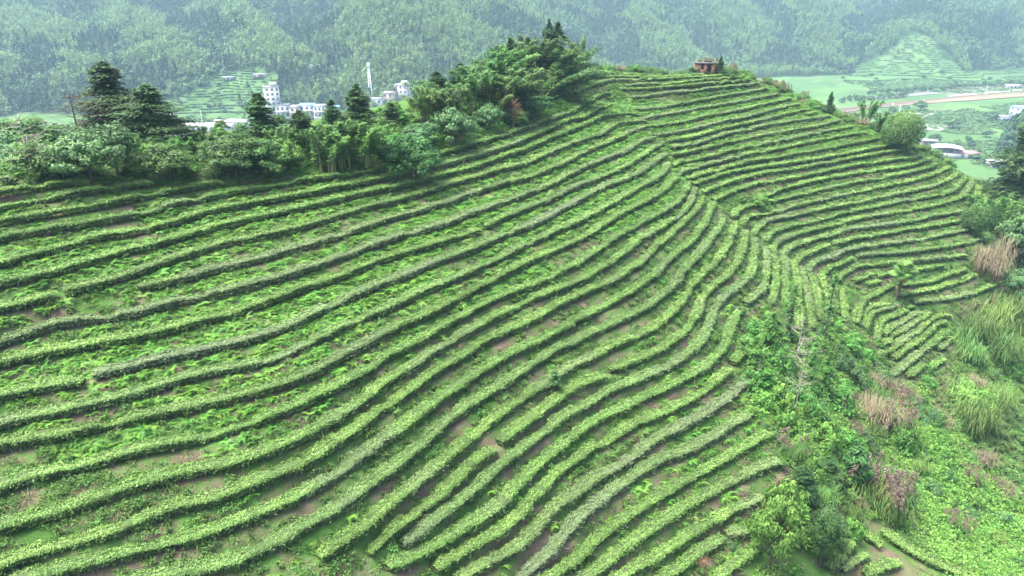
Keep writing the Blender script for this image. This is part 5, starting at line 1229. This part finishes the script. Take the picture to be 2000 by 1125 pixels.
for (px, py, h, w, k, lab) in [(1742, 224, 18, 16, 'b', 'dark tree in front of the dirt field, left of the white house'), (1768, 216, 10, 16, 'b', 'low dark tree before the dirt field, left of the pale tree'), (1797, 216, 20, 26, 'b', 'pale round tree at the lane before the dirt field'), (1708, 222, 14, 8, 'f', 'small conical tree at the left end of the dirt field'),
  (1860, 252, 24, 26, 'b', 'spreading tree in the middle of the valley fields'), (1825, 280, 18, 24, 'b', 'dark tree behind the open white shed'), (1890, 275, 10, 12, 'b', 'small round bush in the valley field, upper of two'), (1897, 288, 14, 18, 'b', 'round bush above the pink-roofed house'), (1925, 268, 14, 18, 'b', 'round bush left of the tall leafy trees'), (1880, 238, 9, 12, 'b', 'small bush before the middle valley tree'),
  (1935, 236, 18, 22, 'b', 'bush group left of the blue-roofed house'), (1955, 246, 12, 14, 'b', 'bush below the grey low house'), (1912, 240, 8, 12, 'b', 'little bush left of the bush group'), (1975, 318, 82, 52, 'f', 'tall leafy tree left of the big fir at right'), (1962, 312, 70, 40, 'f', 'tall leafy tree partly hidden by the tallest one'), (1990, 300, 60, 40, 'f', 'tall leafy tree right of the tallest one'), (1938, 325, 14, 16, 'b', 'bush beside the small white hut at right'), (1905, 312, 12, 20, 'b', 'green bush right of the pink-roofed house'), (1920, 320, 10, 16, 'b', 'green bush between the pink roof and the white hut')]:
    valley_tree(px, py, h, w, k, lab, 'trees in the right valley')
for k in range(34):
    u = k/33; valley_tree(1700+u*320+R_.uniform(-3, 3), 186-20*u+R_.uniform(-2, 2), R_.uniform(9, 14), R_.uniform(10, 15), 'b', 'round dark tree in the line beyond the dirt field', 'line of trees beyond the dirt field')
for k in range(26):
    u = k/25; valley_tree(1640+u*130+R_.uniform(-4, 4), 199-9*u+R_.uniform(-3, 3), R_.uniform(7, 12), R_.uniform(9, 14), 'b', 'dark tree in the scattered belt left of the dirt field', 'belt of trees left of the dirt field')
for k in range(36):
    px = R_.uniform(1640, 2010); py = R_.uniform(140, 172) if k % 2 else R_.uniform(218, 300)
    if px < 1780 and py > 215: continue
    valley_tree(px, py, R_.uniform(5, 9), R_.uniform(7, 13), 'b', 'small bush scattered over the right valley fields', 'bushes in the valley fields')
for k in range(30):
    px = R_.uniform(300, 520); py = R_.uniform(205, 246); valley_tree(px, py, R_.uniform(5, 10), R_.uniform(7, 13), 'b', 'small bush on the terraces behind the left village', 'bushes on the terraces')
# ---------------------------------------------------------------- brick hut and palm
plain('brick', (.40, .19, .12), .9, 3.0, (.26, .13, .09)); plain('slab', (.09, .085, .08), .9, 2.0, (.05, .05, .05))
p, ok = hit([1379], [147]); p = p[0]; p[1] += 1.6; gz = float(ground(p[0], p[1])); hut = obj('brick_hut', None, loc=(p[0], p[1], gz-.15)); hut.rotation_euler = (0, 0, radians(-12))
w, d, h = 3.5, 2.6, 1.75
for nm, b in (('wall', (-w/2, -.62, -d/2, -d/2+.24, 0, h)), ('wall', (-.18, .42, -d/2, -d/2+.24, 0, h)), ('wall', (1.12, w/2, -d/2, -d/2+.24, 0, h)), ('wall', (-.62, -.18, -d/2, -d/2+.24, 0, .75)),
              ('wall', (-w/2, -w/2+.24, -d/2+.244, d/2, 0, h)), ('wall', (w/2-.24, w/2, -d/2+.244, d/2, 0, h)), ('wall', (-w/2+.244, w/2-.244, d/2-.24, d/2, 0, h))): obj(nm, MB().box(*b).mesh('hut_wall', 'brick'), hut)
obj('roof', MB().box(-w/2-.22, w/2+.22, -d/2-.3, d/2+.2, h+.004, h+.17).mesh('hut_roof', 'slab'), hut)
obj('lintel', MB().box(-.66, 1.16, -d/2-.02, -d/2+.2, h-.16, h-.002).mesh('lintel', 'slab'), hut)
tag(hut, 'small ruined brick hut with a dark slab roof on the skyline', 'hut')
for a, b in ((-.9, .2), (.1, .5), (.9, .1)):
    c, s = cos(radians(-12)), sin(radians(-12)); plant('cane', (p[0]+a*c-b*s, p[1]+a*s+b*c, gz+h), .5, 'grass tuft growing on the roof of the brick hut', 'tufts on the hut roof')
pp, ok = hit([1750], [585]); pp = pp[0]; gz = float(ground(pp[0], pp[1])); palm = obj('palm_tree', None, loc=(pp[0], pp[1], gz-.1)); PH = 3.4
dd = np.linalg.norm(pp-np.array([0, 0, CZ])); PH = 46*dd/FPX/.92
rr_ = np.linspace(0, 1, 22); obj('trunk', MB().tube(np.c_[.28*rr_**1.5, 0*rr_, PH*rr_], .17+.035*np.abs(np.sin(rr_*34))-.03*rr_, 9).mesh('palm_trunk', 'bark'), palm)
def fan(seed, mat):
    g = np.random.default_rng(seed); m = MB(); m.tube([(0, 0, 0), (.45, 0, .12), (.8, 0, .12)], [.03, .022, .015], 4); V = []; T = []
    for k in range(15):
        a = radians(-115+230*k/14); l = .78*(1-.18*abs(a)/2); dr = np.array([cos(a), sin(a), -.12]); sd = np.array([-sin(a), cos(a), 0])*.065; o = np.array([.8, 0, .12]); e = o+dr*l*.6; tip = o+dr*l+[0, 0, -.28*l]; i0 = len(V)
        V += [o, e-sd, e+sd, tip]; T += [(i0, i0+1, i0+2), (i0+1, i0+3, i0+2)]
    m.raw(V, None, T); n = sum(len(t) for t in m.T)+sum(len(q) for q in m.Q)
    return m.mesh('frond', mat, tint=np.clip(.3+.5*g.random(n), 0, 1))
FANS = [fan(1, 'broad_leaf'), fan(2, 'light_leaf')]; DEADF = fan(3, 'dead_frond')
for k in range(26):
    o = obj('frond', FANS[k % 2], palm, (.28, 0, PH)); el = radians(70-100*(k/25)); o.rotation_euler = (R_.gauss(0, .15), -el, k*2.4); s = R_.uniform(.95, 1.25); o.scale = (s, s, s)
for k in range(9):
    o = obj('dead_frond', DEADF, palm, (.28, 0, PH-.12)); o.rotation_euler = (R_.gauss(0, .2), radians(R_.uniform(50, 80)), k*.75); o.scale = (.8, .8, .8)
tag(palm, 'fan palm with brown dead fronds standing among the right slope rows', 'palm')

# ---------------------------------------------------------------- hazy air
HZ = 0.00021
hm = MB().box(-790, 990, -90, 1520, -3, 330).mesh('haze', 'white_wall'); hm.materials.clear()
t = NT('haze'); v = t.n('ShaderNodeVolumePrincipled'); v.inputs['Color'].default_value = (.48, .78, 1.0, 1); v.inputs['Density'].default_value = HZ; v.inputs['Anisotropy'].default_value = 0.0
t.l(v.outputs[0], t.out.inputs['Volume']); hm.materials.append(t.m)
obj('haze', hm, kind='stuff', label='pale bluish haze filling the valley air')
